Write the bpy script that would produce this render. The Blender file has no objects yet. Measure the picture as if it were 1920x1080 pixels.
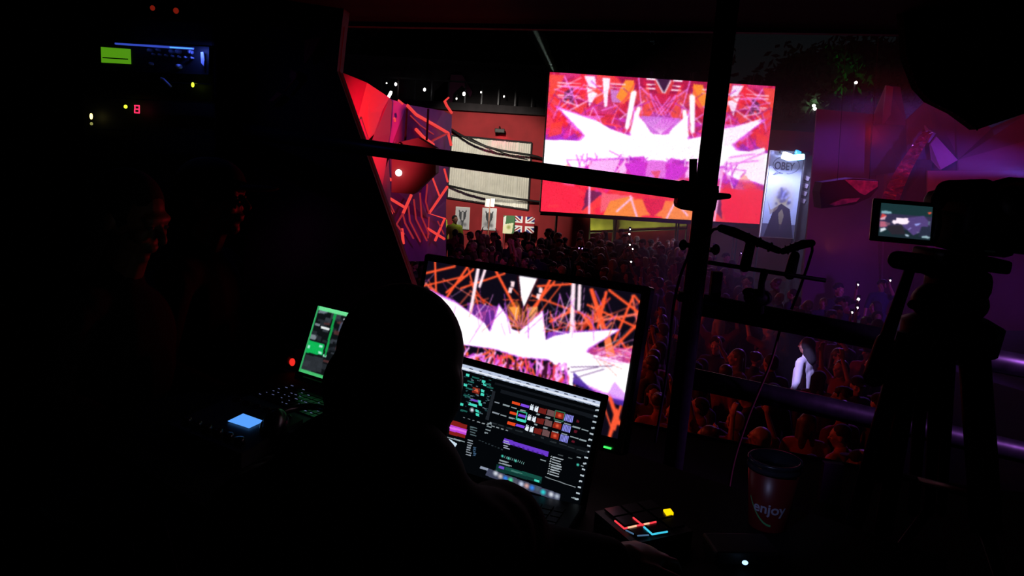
import bpy, bmesh, math, random
import numpy as np
from mathutils import Vector, Matrix
random.seed(7); rng = np.random.default_rng(7)
SC = bpy.context.scene; COL = SC.collection; R = math.radians

# ------------------------------------------------------------------ camera
FPX = 1490.0; PITCH = R(10.2); ROLL = R(3.5); EYE = np.array([0, 0, 4.2])
_f = np.array([0, math.cos(PITCH), -math.sin(PITCH)])
_u0 = np.array([0, math.sin(PITCH), math.cos(PITCH)]); _r0 = np.array([1.0, 0, 0])
_R = math.cos(ROLL) * _r0 + math.sin(ROLL) * _u0
_U = -math.sin(ROLL) * _r0 + math.cos(ROLL) * _u0
cam = bpy.data.objects.new('camera', bpy.data.cameras.new('camera')); COL.objects.link(cam)
cam.matrix_world = Matrix(((_R[0], _U[0], -_f[0], 0), (_R[1], _U[1], -_f[1], 0), (_R[2], _U[2], -_f[2], EYE[2]), (0, 0, 0, 1)))
cam.data.sensor_width = 36; cam.data.lens = FPX / 1920 * 36
cam.data.clip_start = 0.05; cam.data.clip_end = 400
SC.camera = cam

def ray(x, y): return _f + _R * (x - 960) / FPX - _U * (y - 540) / FPX
def at(x, y, Y): d = ray(x, y); return Vector(EYE + d * (Y / d[1]))          # point of the place seen there, Y metres away
def atz(x, y, z): d = ray(x, y); return Vector(EYE + d * ((z - EYE[2]) / d[2]))
def proj(P):
    d = np.array(P) - EYE; z = d @ _f
    return 960 + FPX * (d @ _R) / z, 540 - FPX * (d @ _U) / z

# ------------------------------------------------------------------ colour management, world
SC.view_settings.view_transform = 'Standard'; SC.view_settings.look = 'None'
SC.view_settings.exposure = 0.0; SC.view_settings.gamma = 1.0
SC.view_settings.use_curve_mapping = False
w = bpy.data.worlds.new('night_sky'); SC.world = w; w.use_nodes = True
w.node_tree.nodes['Background'].inputs[0].default_value = (0.30, 0.42, 0.50, 1)
w.node_tree.nodes['Background'].inputs[1].default_value = 0.008
SC.cycles.volume_bounces = 0; SC.cycles.max_bounces = 5; SC.cycles.diffuse_bounces = 2
SC.cycles.glossy_bounces = 3; SC.cycles.transparent_max_bounces = 8
SC.cycles.volume_max_steps = 256

# ------------------------------------------------------------------ lights of the place, with a few added ones
LK = []
def spot(name, loc, to, color, power, size=40, blend=0.6, radius=0.1, spec=1.0):
    l = bpy.data.lights.new(name, 'SPOT'); l.color = color; l.energy = power
    l.spot_size = R(size); l.spot_blend = blend; l.shadow_soft_size = radius; l.specular_factor = spec
    o = bpy.data.objects.new(name, l); COL.objects.link(o); o.location = loc
    o.rotation_euler = (Vector(to) - Vector(loc)).to_track_quat('-Z', 'Y').to_euler(); LK.append(o); return o
def area(name, loc, to, color, power, sx, sy):
    l = bpy.data.lights.new(name, 'AREA'); l.shape = 'RECTANGLE'; l.size = sx; l.size_y = sy; l.color = color; l.energy = power
    o = bpy.data.objects.new(name, l); COL.objects.link(o); o.location = loc
    o.rotation_euler = (Vector(to) - Vector(loc)).to_track_quat('-Z', 'Y').to_euler(); LK.append(o); return o

spot('red_wash_light', (-1.6, 8.6, 3.0), at(695, 245, 13.8), (1, 0.035, 0.07), 5200, 26, 0.8)
spot('violet_wash_light', (2.0, 13.0, 5.5), at(790, 330, 17), (0.62, 0.10, 0.75), 190, 75)
spot('shutter_floodlight', at(900, 130, 21), at(915, 340, 28), (1, 0.93, 0.80), 2000, 50)
spot('shutter_pink_light', at(938, 247, 27.6), at(945, 300, 28.1), (1, 0.03, 0.22), 40, 120)
spot('crowd_red_light', (-5.5, 5.5, 6.6), (4.0, 13, 1.5), (1, 0.05, 0.04), 240, 75)
spot('crowd_orange_light', (-4.5, 12.5, 3.6), (3.2, 9.0, 1.5), (1, 0.10, 0.04), 330, 60, 0.6, 0.04)
spot('crowd_violet_light', (12.0, 24.0, 9.0), (7.0, 15.5, 1.5), (0.36, 0.10, 1.0), 4600, 38)
spot('haze_violet_light', (8.0, 9.5, 3.0), (7.4, 18.5, 0.9), (0.30, 0.05, 1.0), 900, 40, 1.0)
spot('booth_wall_red_fill', (1.6, 0.9, 4.55), at(640, 400, 3.0), (1, 0.04, 0.03), 0.5, 30, 1.0)  # added unseen spot that gives the dark booth wall a faint red tint
spot('jacket_beam_light', (-0.5, 7.6, 6.6), atz(1500, 690, 1.32), (0.42, 0.36, 1.0), 6500, 4.4, 0.3, 0.03)
spot('wing_violet_light', (10.5, 9.5, 2.0), at(1790, 300, 15), (0.34, 0.06, 0.85), 130, 80)
spot('wing_red_light', (4.5, 10.5, 4.6), at(1720, 225, 17), (1, 0.02, 0.05), 460, 48, 0.9)
spot('wing_orange_light', at(1555, 470, 16.5), at(1575, 380, 18.0), (1, 0.16, 0.02), 60, 90)
bb = spot('flare_band_light', (6.2, 9.5, 4.2), at(1665, 284, 18.5), (0.17, 0.09, 1.0), 2800, 8.0, 1.0, 0.03); bb.scale = (5.5, 1, 1)  # added unseen spot laying a blue-violet flare streak across the wing
spot('banner_floodlight', at(1490, 285, 22.2), at(1462, 400, 23.2), (0.48, 0.55, 1.0), 560, 130)
spot('banner_key_light', at(1400, 330, 16), at(1467, 360, 23), (0.50, 0.52, 1.0), 420, 22)
spot('hedge_green_light', (13.0, 24.0, 3.5), at(1600, 195, 30), (0.02, 1, 0.14), 800, 20)
spot('rear_banner_light', (2.55, 25.95, .7), at(1150, 420, 26.3), (0.9, 0.95, 0.35), 80, 120)
spot('rear_banner_light', (4.6, 25.95, .7), at(1240, 420, 26.3), (0.9, 0.95, 0.35), 80, 120)
spot('flag_light', at(930, 330, 24), at(950, 410, 27.4), (1, 0.95, 0.85), 380, 30)
spot('rail_violet_light', (2.9, 1.7, 4.25), (1.45, 2.5, 3.5), (0.55, 0.16, 0.95), 180, 34, 0.8)
spot('cup_fill_light', (-0.25, 0.35, 4.55), (0.48, 1.34, 3.60), (0.45, 0.50, 1.0), 10.0, 10, 0.8, 0.02)  # added unseen spot from the viewer's side to bring out the cup
spot('rim_red_light', (1.6, 5.5, 3.3), (-0.7, 3.0, 4.2), (1, 0.02, 0.03), 45, 30)
spot('pipe_violet_light', (-0.2, 2.0, 4.66), at(640, 272, 2.6), (0.52, 0.14, 0.95), 8, 11)
spot('canopy_red_light', (2.0, 5.2, 3.2), (1.0, 3.0, 4.7), (0.9, 0.02, 0.16), 1.6, 80)
spot('search_beam_light', at(1041, 139, 27.0), at(988, 25, 30.0), (0.72, 0.95, 0.80), 2500, 3.2, 0.4, 0.03)

# ------------------------------------------------------------------ helpers
def tag(o, label=None, cat=None, group=None, kind=None):
    if label: o['label'] = label
    if cat: o['category'] = cat
    if group: o['group'] = group
    if kind: o['kind'] = kind
    return o
def lin(c):
    c = np.asarray(c, float) / 255.0
    return np.where(c <= 0.04045, c / 12.92, ((c + 0.055) / 1.055) ** 2.4)
def mat(name, col, rough=0.6, metal=0.0, noise=0.0, scale=20, bump=0.0, spec=0.5, sheen=0.0):
    m = bpy.data.materials.new(name); m.use_nodes = True; nt = m.node_tree; b = nt.nodes['Principled BSDF']
    b.inputs['Base Color'].default_value = (*col, 1); b.inputs['Roughness'].default_value = rough
    b.inputs['Metallic'].default_value = metal; b.inputs['Specular IOR Level'].default_value = spec
    if noise or bump:
        t = nt.nodes.new('ShaderNodeTexCoord'); n = nt.nodes.new('ShaderNodeTexNoise'); n.inputs['Scale'].default_value = scale
        n.inputs['Detail'].default_value = 5; nt.links.new(t.outputs['Object'], n.inputs['Vector'])
        if noise:
            r = nt.nodes.new('ShaderNodeValToRGB'); r.color_ramp.elements[0].position = 0.3; r.color_ramp.elements[1].position = 0.7
            r.color_ramp.elements[0].color = (*[c * (1 - noise) for c in col], 1); r.color_ramp.elements[1].color = (*[min(1, c * (1 + noise)) for c in col], 1)
            nt.links.new(n.outputs['Fac'], r.inputs['Fac']); nt.links.new(r.outputs['Color'], b.inputs['Base Color'])
        if bump:
            bp = nt.nodes.new('ShaderNodeBump'); bp.inputs['Strength'].default_value = bump
            nt.links.new(n.outputs['Fac'], bp.inputs['Height']); nt.links.new(bp.outputs['Normal'], b.inputs['Normal'])
    return m
def glow(name, col, strength=1.0):
    m = bpy.data.materials.new(name); m.use_nodes = True; b = m.node_tree.nodes['Principled BSDF']
    b.inputs['Base Color'].default_value = (0.02, 0.02, 0.02, 1)
    b.inputs['Emission Color'].default_value = (*col, 1); b.inputs['Emission Strength'].default_value = strength
    return m
def obj(name, me, m=None, parent=None):
    o = bpy.data.objects.new(name, me); COL.objects.link(o)
    if m is not None:
        if not me.materials: me.materials.append(m)
    if parent is not None:
        Mw = parent.matrix_basis.copy(); q = parent.parent
        while q: Mw = q.matrix_basis @ Mw; q = q.parent
        me.transform(Mw.inverted()); o.parent = parent      # mesh given in the place's metres, kept relative to its thing
    return o
def empty(name, loc, label=None, cat=None, group=None, rz=0):
    o = bpy.data.objects.new(name, None); COL.objects.link(o); o.location = loc; o.rotation_euler = (0, 0, rz); o.empty_display_size = 0.05
    return tag(o, label, cat, group)

class MB:
    """collects shapes into one mesh"""
    def __init__(s): s.bm = bmesh.new()
    def verts(s, vs, faces):
        b = [s.bm.verts.new(v) for v in vs]
        for f in faces:
            try: s.bm.faces.new([b[i] for i in f])
            except ValueError: pass
        return s
    def box(s, c, size, M=None, bevel=0.0):
        t = bmesh.new(); bmesh.ops.create_cube(t, size=1)
        for v in t.verts: v.co = Vector((v.co.x * size[0], v.co.y * size[1], v.co.z * size[2]))
        if bevel: bmesh.ops.bevel(t, geom=t.edges[:], offset=bevel, segments=2, affect='EDGES', profile=0.5)
        for v in t.verts:
            p = v.co if M is None else M @ v.co
            v.co = p + Vector(c)
        s._add(t); return s
    def _add(s, t):
        t.verts.index_update(); vs = [s.bm.verts.new(v.co) for v in t.verts]
        for f in t.faces:
            try: s.bm.faces.new([vs[v.index] for v in f.verts])
            except ValueError: pass
        t.free()
    def tube(s, pts, rad, seg=12, closed_ends=True):
        pts = [Vector(p) for p in pts]; n = len(pts); rads = rad if isinstance(rad, (list, tuple)) else [rad] * n
        rings = []; prev = None
        for i, p in enumerate(pts):
            t = (pts[min(i + 1, n - 1)] - pts[max(i - 1, 0)]).normalized()
            a = prev if prev is not None else (Vector((0, 0, 1)) if abs(t.z) < 0.9 else Vector((1, 0, 0)))
            x = (a - t * a.dot(t)).normalized(); y = t.cross(x); prev = x
            rings.append([s.bm.verts.new(p + (x * math.cos(k * 2 * math.pi / seg) + y * math.sin(k * 2 * math.pi / seg)) * rads[i]) for k in range(seg)])
        for a, b in zip(rings, rings[1:]):
            for k in range(seg): s.bm.faces.new((a[k], a[(k + 1) % seg], b[(k + 1) % seg], b[k]))
        if closed_ends: s.bm.faces.new(rings[0][::-1]); s.bm.faces.new(rings[-1])
        return s
    def caps(s, a, b, ra, rb, seg=12):
        a = Vector(a); b = Vector(b); t = (b - a); L = t.length
        t = t.normalized() if L > 1e-6 else Vector((0, 0, 1)); pts = []; rad = []
        for k in range(4):
            q = math.pi / 2 * (k + 0.25) / 4; pts.append(a - t * ra * math.cos(q)); rad.append(ra * math.sin(q))
        pts.append(a); rad.append(ra); pts.append(b); rad.append(rb)
        for k in range(3, -1, -1):
            q = math.pi / 2 * (k + 0.25) / 4; pts.append(b + t * rb * math.cos(q)); rad.append(rb * math.sin(q))
        # fixed frame for straight capsules
        x = (Vector((0, 0, 1)) if abs(t.z) < 0.9 else Vector((1, 0, 0))); x = (x - t * x.dot(t)).normalized(); y = t.cross(x); rings = []
        for p, r_ in zip(pts, rad): rings.append([s.bm.verts.new(p + (x * math.cos(k * 2 * math.pi / seg) + y * math.sin(k * 2 * math.pi / seg)) * r_) for k in range(seg)])
        for A, B in zip(rings, rings[1:]):
            for k in range(seg): s.bm.faces.new((A[k], A[(k + 1) % seg], B[(k + 1) % seg], B[k]))
        s.bm.faces.new(rings[0][::-1]); s.bm.faces.new(rings[-1]); return s
    def ell(s, c, r, M=None, u=16, v=12):
        t = bmesh.new(); bmesh.ops.create_uvsphere(t, u_segments=u, v_segments=v, radius=1)
        for q in t.verts:
            p = Vector((q.co.x * r[0], q.co.y * r[1], q.co.z * r[2])); q.co = (M @ p if M is not None else p) + Vector(c)
        s._add(t); return s
    def lathe(s, c, prof, seg=32, M=None):
        rings = []
        for r_, z in prof:
            ring = []
            for k in range(seg):
                p = Vector((math.cos(k * 2 * math.pi / seg) * r_, math.sin(k * 2 * math.pi / seg) * r_, z))
                ring.append(s.bm.verts.new((M @ p if M is not None else p) + Vector(c)))
            rings.append(ring)
        for A, B in zip(rings, rings[1:]):
            for k in range(seg): s.bm.faces.new((A[k], A[(k + 1) % seg], B[(k + 1) % seg], B[k]))
        s.bm.faces.new(rings[0][::-1]); s.bm.faces.new(rings[-1]); return s
    def prism(s, pts, d):
        """polygon given as 3-d points, extruded by vector d"""
        d = Vector(d); a = [s.bm.verts.new(Vector(p)) for p in pts]; b = [s.bm.verts.new(Vector(p) + d) for p in pts]; n = len(pts)
        s.bm.faces.new(a); s.bm.faces.new(b[::-1])
        for k in range(n): s.bm.faces.new((a[k], b[k], b[(k + 1) % n], a[(k + 1) % n]))
        return s
    def done(s, name, m=None, parent=None, smooth=False, remesh=0.0, sm=0):
        bmesh.ops.recalc_face_normals(s.bm, faces=s.bm.faces[:])
        me = bpy.data.meshes.new(name); s.bm.to_mesh(me); s.bm.free()
        if remesh:
            o = bpy.data.objects.new('tmp', me); COL.objects.link(o)
            md = o.modifiers.new('r', 'REMESH'); md.mode = 'VOXEL'; md.voxel_size = remesh; md.use_smooth_shade = True
            if sm:
                k = o.modifiers.new('s', 'SMOOTH'); k.iterations = sm; k.factor = 0.5
            dg = bpy.context.evaluated_depsgraph_get(); dg.update()
            me2 = bpy.data.meshes.new_from_object(o.evaluated_get(dg)); bpy.data.objects.remove(o); bpy.data.meshes.remove(me)
            me = me2; me.name = name; me.materials.clear(); smooth = True
        if smooth: me.shade_smooth()
        return obj(name, me, m, parent)

def poly_px(pts, Y, thick=0.1):
    """a panel standing in the place at depth Y (or a depth for each corner)"""
    Ys = Y if isinstance(Y, (list, tuple)) else [Y] * len(pts)
    return MB().prism([at(x, y, q) for (x, y), q in zip(pts, Ys)], (0, thick, 0))

M = {}
M['black'] = mat('black_metal', (0.006, 0.006, 0.007), 0.55, 0.0)
M['blackgloss'] = mat('black_gloss_plastic', (0.006, 0.006, 0.008), 0.25)
M['blackcloth'] = mat('black_cloth', (0.004, 0.004, 0.004), 0.95, bump=0.3, scale=60)
M['table'] = mat('black_laminate', (0.003, 0.003, 0.003), 0.7, spec=0.2, noise=0.3, scale=6)
M['ground'] = mat('dark_asphalt', (0.03, 0.03, 0.032), 0.9, noise=0.4, scale=3, bump=0.2)
M['deck'] = mat('stage_plywood', (0.003, 0.002, 0.002), 0.9, spec=0.1, noise=0.4, scale=5)
M['steel'] = mat('scaffold_steel', (0.035, 0.035, 0.04), 0.38, 0.6, noise=0.3, scale=30, bump=0.1)
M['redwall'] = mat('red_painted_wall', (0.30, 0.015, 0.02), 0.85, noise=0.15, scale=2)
M['darkroof'] = mat('dark_roof', (0.02, 0.015, 0.018), 0.9, noise=0.3, scale=3)
M['white'] = mat('white_paint', (0.75, 0.74, 0.70), 0.7)
M['skin'] = mat('skin', (0.38, 0.17, 0.11), 0.5, noise=0.1, scale=30)
M['skin_brown'] = mat('skin_brown', (0.20, 0.09, 0.05), 0.5, noise=0.1, scale=30)
M['skin_shadow'] = mat('skin_shaded', (0.09, 0.04, 0.025), 0.5)  # skin darkened to stand for the shade on the capped person
M['lamp'] = glow('lamp_white', (1, 0.97, 0.88), 12.0)

# ------------------------------------------------------------------ setting
tag(MB().box((6, 22, -0.05), (90, 70, 0.1)).done('floor', M['ground']), kind='structure')
# booth deck
f1 = atz(1290, 812, 2.75); f2 = atz(1560, 864, 2.75); e1 = f1 - (f2 - f1) * .6; e2 = f2 + (f2 - f1) * .9
dk = MB().prism([(-3.2, -1.5, 2.75), (3.6, -1.5, 2.75), (3.6, e2.y, 2.75), (e2.x, e2.y, 2.75), (e1.x, e1.y, 2.75), (-3.2, e1.y + .2, 2.75)], (0, 0, -0.12)).done('floor', M['deck'])
tag(dk, kind='structure'); pass

# ------------------------------------------------------------------ lit screens: a picture drawn by formula on a fine mesh
class Screen:
    def __init__(s, c, yaw, tilt, roll, w, h, nx, ny):
        s.c = np.array(c, float); s.w, s.h, s.nx, s.ny = w, h, nx, ny
        ux = np.array([math.cos(yaw), math.sin(yaw), 0]); bk = np.array([-math.sin(yaw), math.cos(yaw), 0])
        up = math.cos(tilt) * np.array([0, 0, 1.0]) + math.sin(tilt) * bk
        s.u = math.cos(roll) * ux - math.sin(roll) * up; s.v = math.sin(roll) * ux + math.cos(roll) * up
        s.n = np.cross(s.u, s.v)                       # points towards the viewer side
        if s.n @ (EYE - s.c) < 0: s.n = -s.n
        X, Y = np.meshgrid((np.arange(nx) + 0.5) / nx, (np.arange(ny) + 0.5) / ny); s.X, s.Y = X, Y
        s.img = np.zeros((ny, nx, 3))
        s.M = Matrix(((s.u[0], -s.n[0], s.v[0]), (s.u[1], -s.n[1], s.v[1]), (s.u[2], -s.n[2], s.v[2])))   # local x = right, y = away, z = up
    def P(s, u, v, off=0.0):                           # u right, v down, 0..1
        return Vector(s.c + s.u * (u - 0.5) * s.w - s.v * (v - 0.5) * s.h + s.n * off)
    def uv(s, pts):                                    # where the lines of sight meet the screen
        r = []
        for x, y in pts:
            d = ray(x, y); t = ((s.c - EYE) @ s.n) / (d @ s.n); q = EYE + d * t - s.c
            r.append(((q @ s.u) / s.w + 0.5, 0.5 - (q @ s.v) / s.h))
        return r
    def fill(s, col): s.img[:] = col
    def mask(s, pts):
        X, Y = s.X, s.Y; m = np.zeros(X.shape, bool); n = len(pts)
        for i in range(n):
            x0, y0 = pts[i]; x1, y1 = pts[(i + 1) % n]
            if y0 == y1: continue
            c = ((y0 > Y) != (y1 > Y)) & (X < (x1 - x0) * (Y - y0) / (y1 - y0) + x0); m ^= c
        return m
    def poly(s, pts, col, a=1.0, add=False):
        m = s.mask(pts)
        if add: s.img[m] += np.array(col) * a
        else: s.img[m] = s.img[m] * (1 - a) + np.array(col) * a
    def line(s, p, q, wd, col, a=1.0, soft=True):
        asp = s.w / s.h; px, py, qx, qy = p[0] * asp, p[1], q[0] * asp, q[1]; X = s.X * asp; Y = s.Y
        dx, dy = qx - px, qy - py; L2 = dx * dx + dy * dy + 1e-12
        t = np.clip(((X - px) * dx + (Y - py) * dy) / L2, 0, 1); d = np.hypot(X - px - t * dx, Y - py - t * dy)
        k = np.clip((wd - d) / (wd * 0.5 if soft else 1e-6) , 0, 1) * a
        s.img[:] = s.img * (1 - k[..., None]) + np.array(col) * k[..., None]
    def blob(s, c, r, col, a=1.0, ry=None):
        asp = s.w / s.h; ry = ry or r; d = np.hypot((s.X - c[0]) * asp / r, (s.Y - c[1]) / ry)
        k = np.clip(1.3 - d, 0, 1) * a; k = np.minimum(k, a)
        s.img[:] = s.img * (1 - k[..., None]) + np.array(col) * k[..., None]
    def blur(s, n=1):
        for _ in range(n):
            p = np.pad(s.img, ((1, 1), (1, 1), (0, 0)), mode='edge'); s.img = (p[1:-1, 1:-1] * 2 + p[:-2, 1:-1] + p[2:, 1:-1] + p[1:-1, :-2] + p[1:-1, 2:]) / 6
    def rect(s, u0, v0, u1, v1, col, a=1.0): s.poly([(u0, v0), (u1, v0), (u1, v1), (u0, v1)], col, a)
    def build(s, name, parent, strength, grain=0.0, off=0.001, gain=1.0):
        nx, ny = s.nx, s.ny
        U_, V_ = np.meshgrid(np.arange(nx + 1) / nx, np.arange(ny + 1) / ny)
        P_ = s.c + (U_[..., None] - 0.5) * s.w * s.u - (V_[..., None] - 0.5) * s.h * s.v + s.n * off
        i = np.arange(nx * ny); a = (i // nx) * (nx + 1) + i % nx
        F = np.stack([a, a + nx + 1, a + nx + 2, a + 1], 1)
        me = bpy.data.meshes.new(name); me.vertices.add((nx + 1) * (ny + 1)); me.vertices.foreach_set('co', P_.reshape(-1))
        me.loops.add(nx * ny * 4); me.loops.foreach_set('vertex_index', F.reshape(-1).astype(np.int32))
        me.polygons.add(nx * ny); me.polygons.foreach_set('loop_start', (np.arange(nx * ny) * 4).astype(np.int32))
        me.update(calc_edges=True)
        c = lin(np.clip(s.img, 0, 400)) if True else s.img
        if grain: c = c * (1 + grain * rng.standard_normal(c.shape[:2])[..., None])
        at_ = me.attributes.new('picture', 'FLOAT_COLOR', 'FACE')
        at_.data.foreach_set('color', np.concatenate([c.reshape(-1, 3), np.ones((nx * ny, 1))], 1).reshape(-1))
        m = bpy.data.materials.new(name + '_glow'); m.use_nodes = True; b = m.node_tree.nodes['Principled BSDF']
        n = m.node_tree.nodes.new('ShaderNodeAttribute'); n.attribute_name = 'picture'
        b.inputs['Base Color'].default_value = (0.01, 0.01, 0.01, 1); b.inputs['Roughness'].default_value = 0.4
        m.node_tree.links.new(n.outputs['Color'], b.inputs['Emission Color']); b.inputs['Emission Strength'].default_value = strength
        return obj(name, me, m, parent)

def zoomed(ox, oy, k): return lambda pts: [(ox + x / k, oy + y / k) for x, y in pts]
WH = (262, 255, 262)

# ---- the big LED wall
E1 = Screen((4.1983, 25.0, 4.3247), 0.0267, 0, 0, 6.91, 4.22, 300, 184)
Z = zoomed(980, 100, 3.176)
S = E1; S.fill((205, 25, 75))
def q(pts): return S.uv(Z(pts))
def mir(p): return [(1.012 - x, y) for x, y in p]
def both(pts, col, a=1.0):
    p = q(pts); S.poly(p, col, a); S.poly(mir(p), col, a)
# background washes
S.poly([(0, 0), (1, 0), (1, .33), (0, .33)], (205, 30, 70)); S.poly([(0, .3), (1, .3), (1, .8), (0, .8)], (205, 50, 170))
S.poly([(0, .74), (1, .72), (1, 1), (0, 1)], (232, 35, 65))
for k in range(90):
    x, y = rng.random(), rng.random() * 0.4; r_ = 0.03 + 0.06 * rng.random(); th = rng.random() * 6
    col = [(235, 40, 60), (190, 20, 60), (210, 60, 140), (240, 80, 60), (150, 20, 70)][rng.integers(5)]
    t = [(x + r_ * math.cos(th + d) * (0.6 + rng.random()), y + r_ * 1.6 * math.sin(th + d)) for d in (0, 2.2, 4.0)]
    S.poly(t, col, 0.55); S.poly(mir(t), col, 0.55)
for k in range(60):
    x, y = rng.random(), 0.3 + rng.random() * 0.5; r_ = 0.03 + 0.07 * rng.random(); th = rng.random() * 6
    col = [(220, 60, 235), (180, 40, 190), (235, 120, 240), (130, 40, 190), (215, 40, 120)][rng.integers(5)]
    t = [(x + r_ * math.cos(th + d), y + r_ * math.sin(th + d)) for d in (0, 2.4, 3.8)]
    S.poly(t, col, 0.6); S.poly(mir(t), col, 0.6)
both([(160, 125), (250, 130), (190, 260), (160, 260)], (240, 75, 55), .8); both([(170, 420), (240, 400), (230, 480), (150, 500)], (240, 60, 50), .8)
both([(365, 135), (430, 140), (440, 210), (395, 200)], (240, 215, 245)); both([(380, 200), (445, 240), (395, 320)], (250, 225, 248))
both([(475, 145), (520, 150), (500, 320), (485, 320)], (250, 225, 250)); both([(520, 215), (610, 225), (600, 300), (530, 290)], (200, 130, 215), .8)
both([(610, 160), (665, 160), (660, 240), (600, 300), (555, 260)], (245, 135, 50)); both([(250, 230), (300, 200), (305, 300), (245, 290)], (90, 35, 80), .9)
for y in (172, 190, 245, 258): both([(205, y), (345, y + 6), (345, y + 13), (205, y + 7)], (250, 190, 215), .9)
for y in (150, 180, 205): both([(735, y), (790, y + 3), (790, y + 11), (735, y + 8)], (250, 225, 240)); 
for y in (188, 208): both([(365, y), (470, y + 5), (470, y + 12), (365, y + 7)], (245, 220, 240), .8); both([(520, y - 10), (610, y - 5), (610, y + 2), (520, y - 3)], (245, 210, 240), .8)
S.poly(q([(790, 150), (880, 155), (840, 235)]), (60, 25, 60)); 
for a, b in (((795, 160), (835, 235)), ((880, 165), (845, 235))): S.line(*q([a, b]), .006, (240, 230, 250))
S.poly(q([(750, 260), (800, 240), (930, 245), (900, 330), (840, 370), (780, 340)]), (205, 25, 70), .8)
for a, b in (((690, 150), (710, 360)), ((750, 240), (800, 350)), ((700, 200), (760, 260)), ((540, 300), (640, 390)), ((250, 140), (330, 320)), ((420, 320), (470, 420)), ((240, 270), (330, 200)), ((910, 250), (750, 440)), ((560, 330), (530, 420))):
    p = q([a, b]); S.line(*p, .006, (240, 130, 240), .9); S.line(*mir(p), .006, (240, 130, 240), .9)
for a, b in (((170, 250), (270, 340)), ((200, 400), (270, 280)), ((165, 300), (260, 420))):
    p = q([a, b]); S.line(*p, .012, (240, 45, 50), .9); S.line(*mir(p), .012, (240, 45, 50), .9)
for k in range(46):
    x, y = .02 + .47 * rng.random(), .02 + .36 * rng.random(); th = rng.choice([1.1, 2.0, .5, 2.6]) + .2 * rng.normal(); L = .06 + .14 * rng.random()
    p = [(x, y), (x + L * math.cos(th), y + L * 1.5 * math.sin(th))]; c_k = [(240, 120, 230), (200, 50, 190), (250, 190, 235), (255, 70, 70), (150, 30, 120)][rng.integers(5)]
    wk = .003 + .004 * rng.random(); S.line(*p, wk, c_k, .8); S.line(*mir(p), wk, c_k, .8)
# magenta halo then the white star
def star(g):
    L = [(222, 332), (450, 408), (530, 455), (640, 492), (655, 470), (665, 350), (720, 410), (775, 482)]
    B = [(730, 615), (600, 618), (400, 625), (390, 660), (300, 690), (60, 672), (60, 515), (345, 515), (375, 490)]
    c = [(x, y) for x, y in L]; b = [(x, y) for x, y in B]
    p = q(c) + [(1.012 - x, y) for x, y in reversed(q(c))] + [(1.012 - x, y) for x, y in reversed(q(b))] + q(b)[::1]
    cx, cy = .506, .48; return [(cx + (x - cx) * g, cy + (y - cy) * g) for x, y in p]
q0 = q
p = q([(222, 332), (450, 408), (530, 455), (640, 492), (655, 470), (665, 350), (720, 410), (775, 482), (845, 486)])
pb = q([(760, 635), (730, 640), (720, 612), (600, 620), (400, 628), (388, 665), (300, 690), (40, 668), (40, 512), (345, 520), (375, 490)])
full = p + mir(p)[::-1] + mir(pb) + pb[::-1] if False else p + mir(p)[::-1] + mir(pb[::-1]) + pb
for g, col, al in ((1.10, (215, 70, 225), .75), (1.05, (238, 150, 245), .8)):
    S.poly([(.506 + (x - .506) * (1 + (g - 1) * .6), .47 + (y - .47) * g * 1.02) for x, y in full], col, al)
S.poly(full, WH)
for a, b in (((665, 235), (635, 385)), ((655, 240), (620, 440)), ((690, 330), (650, 470))):
    p_ = q([a, b]); S.line(*p_, .02, WH); S.line(*mir(p_), .02, WH)
S.poly(q([(1440, 560), (1445, 790), (1220, 705), (1195, 640), (1280, 600)]), (255, 235, 250)); S.poly(q([(1195, 460), (1420, 388), (1265, 530), (1200, 560)]), (262, 240, 255))
for a, b in (((1200, 690), (1440, 590)), ((1200, 660), (1400, 640)), ((1230, 620), (1380, 600))): S.line(*q([a, b]), .008, (235, 120, 235), .8)
both([(700, 370), (845, 380), (845, 480), (760, 470)], (205, 110, 215)); S.poly(q([(775, 440), (840, 380), (920, 385), (870, 480), (820, 485)]), (215, 90, 215), .8)
for k in range(9): S.line(q([(820, 480)])[0], q([(740 + k * 20, 385 + 6 * abs(k - 4))])[0], .004, (245, 190, 245), .7)
# lower part
for k in range(70):
    x, y = .02 + .48 * rng.random(), .72 + .26 * rng.random(); th = rng.random() * 6; r_ = .02 + .05 * rng.random()
    t = [(x + r_ * math.cos(th + d), y + r_ * 1.4 * math.sin(th + d)) for d in (0, 2.3, 3.9)]; c_k = [(245, 60, 80), (215, 25, 60), (235, 90, 160), (205, 50, 190), (245, 90, 60)][rng.integers(5)] if y < .76 else [(245, 55, 75), (222, 28, 58), (240, 70, 60)][rng.integers(3)]
    S.poly(t, c_k, .45); S.poly(mir(t), c_k, .45)
for k in range(50):
    x = .10 + .38 * rng.random(); y = .60 + .04 * rng.normal(); th = 1.57 + .9 * rng.normal(); L = .03 + .08 * rng.random(); p = [(x, y), (x + L * math.cos(th), y + abs(L * 1.6 * math.sin(th)))]
    c_k = [(250, 200, 245), (225, 90, 230), (190, 50, 200)][rng.integers(3)]; S.line(*p, .006, c_k, .8); S.line(*mir(p), .006, c_k, .8)
both([(410, 640), (580, 630), (540, 720), (400, 700)], (240, 170, 235)); both([(600, 660), (720, 640), (740, 740), (660, 740)], (205, 50, 205))
both([(740, 640), (850, 650), (850, 740), (760, 750)], (225, 110, 220)); both([(620, 700), (560, 740), (600, 640)], (250, 180, 240))
both([(380, 810), (480, 830), (430, 870), (350, 940)], (90, 30, 80), .85); both([(470, 830), (640, 850), (560, 900), (460, 950)], (235, 90, 110))
both([(520, 880), (640, 850), (760, 940), (700, 975), (480, 960)], (240, 130, 60)); both([(640, 870), (740, 870), (780, 960), (690, 970)], (245, 120, 60))
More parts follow.
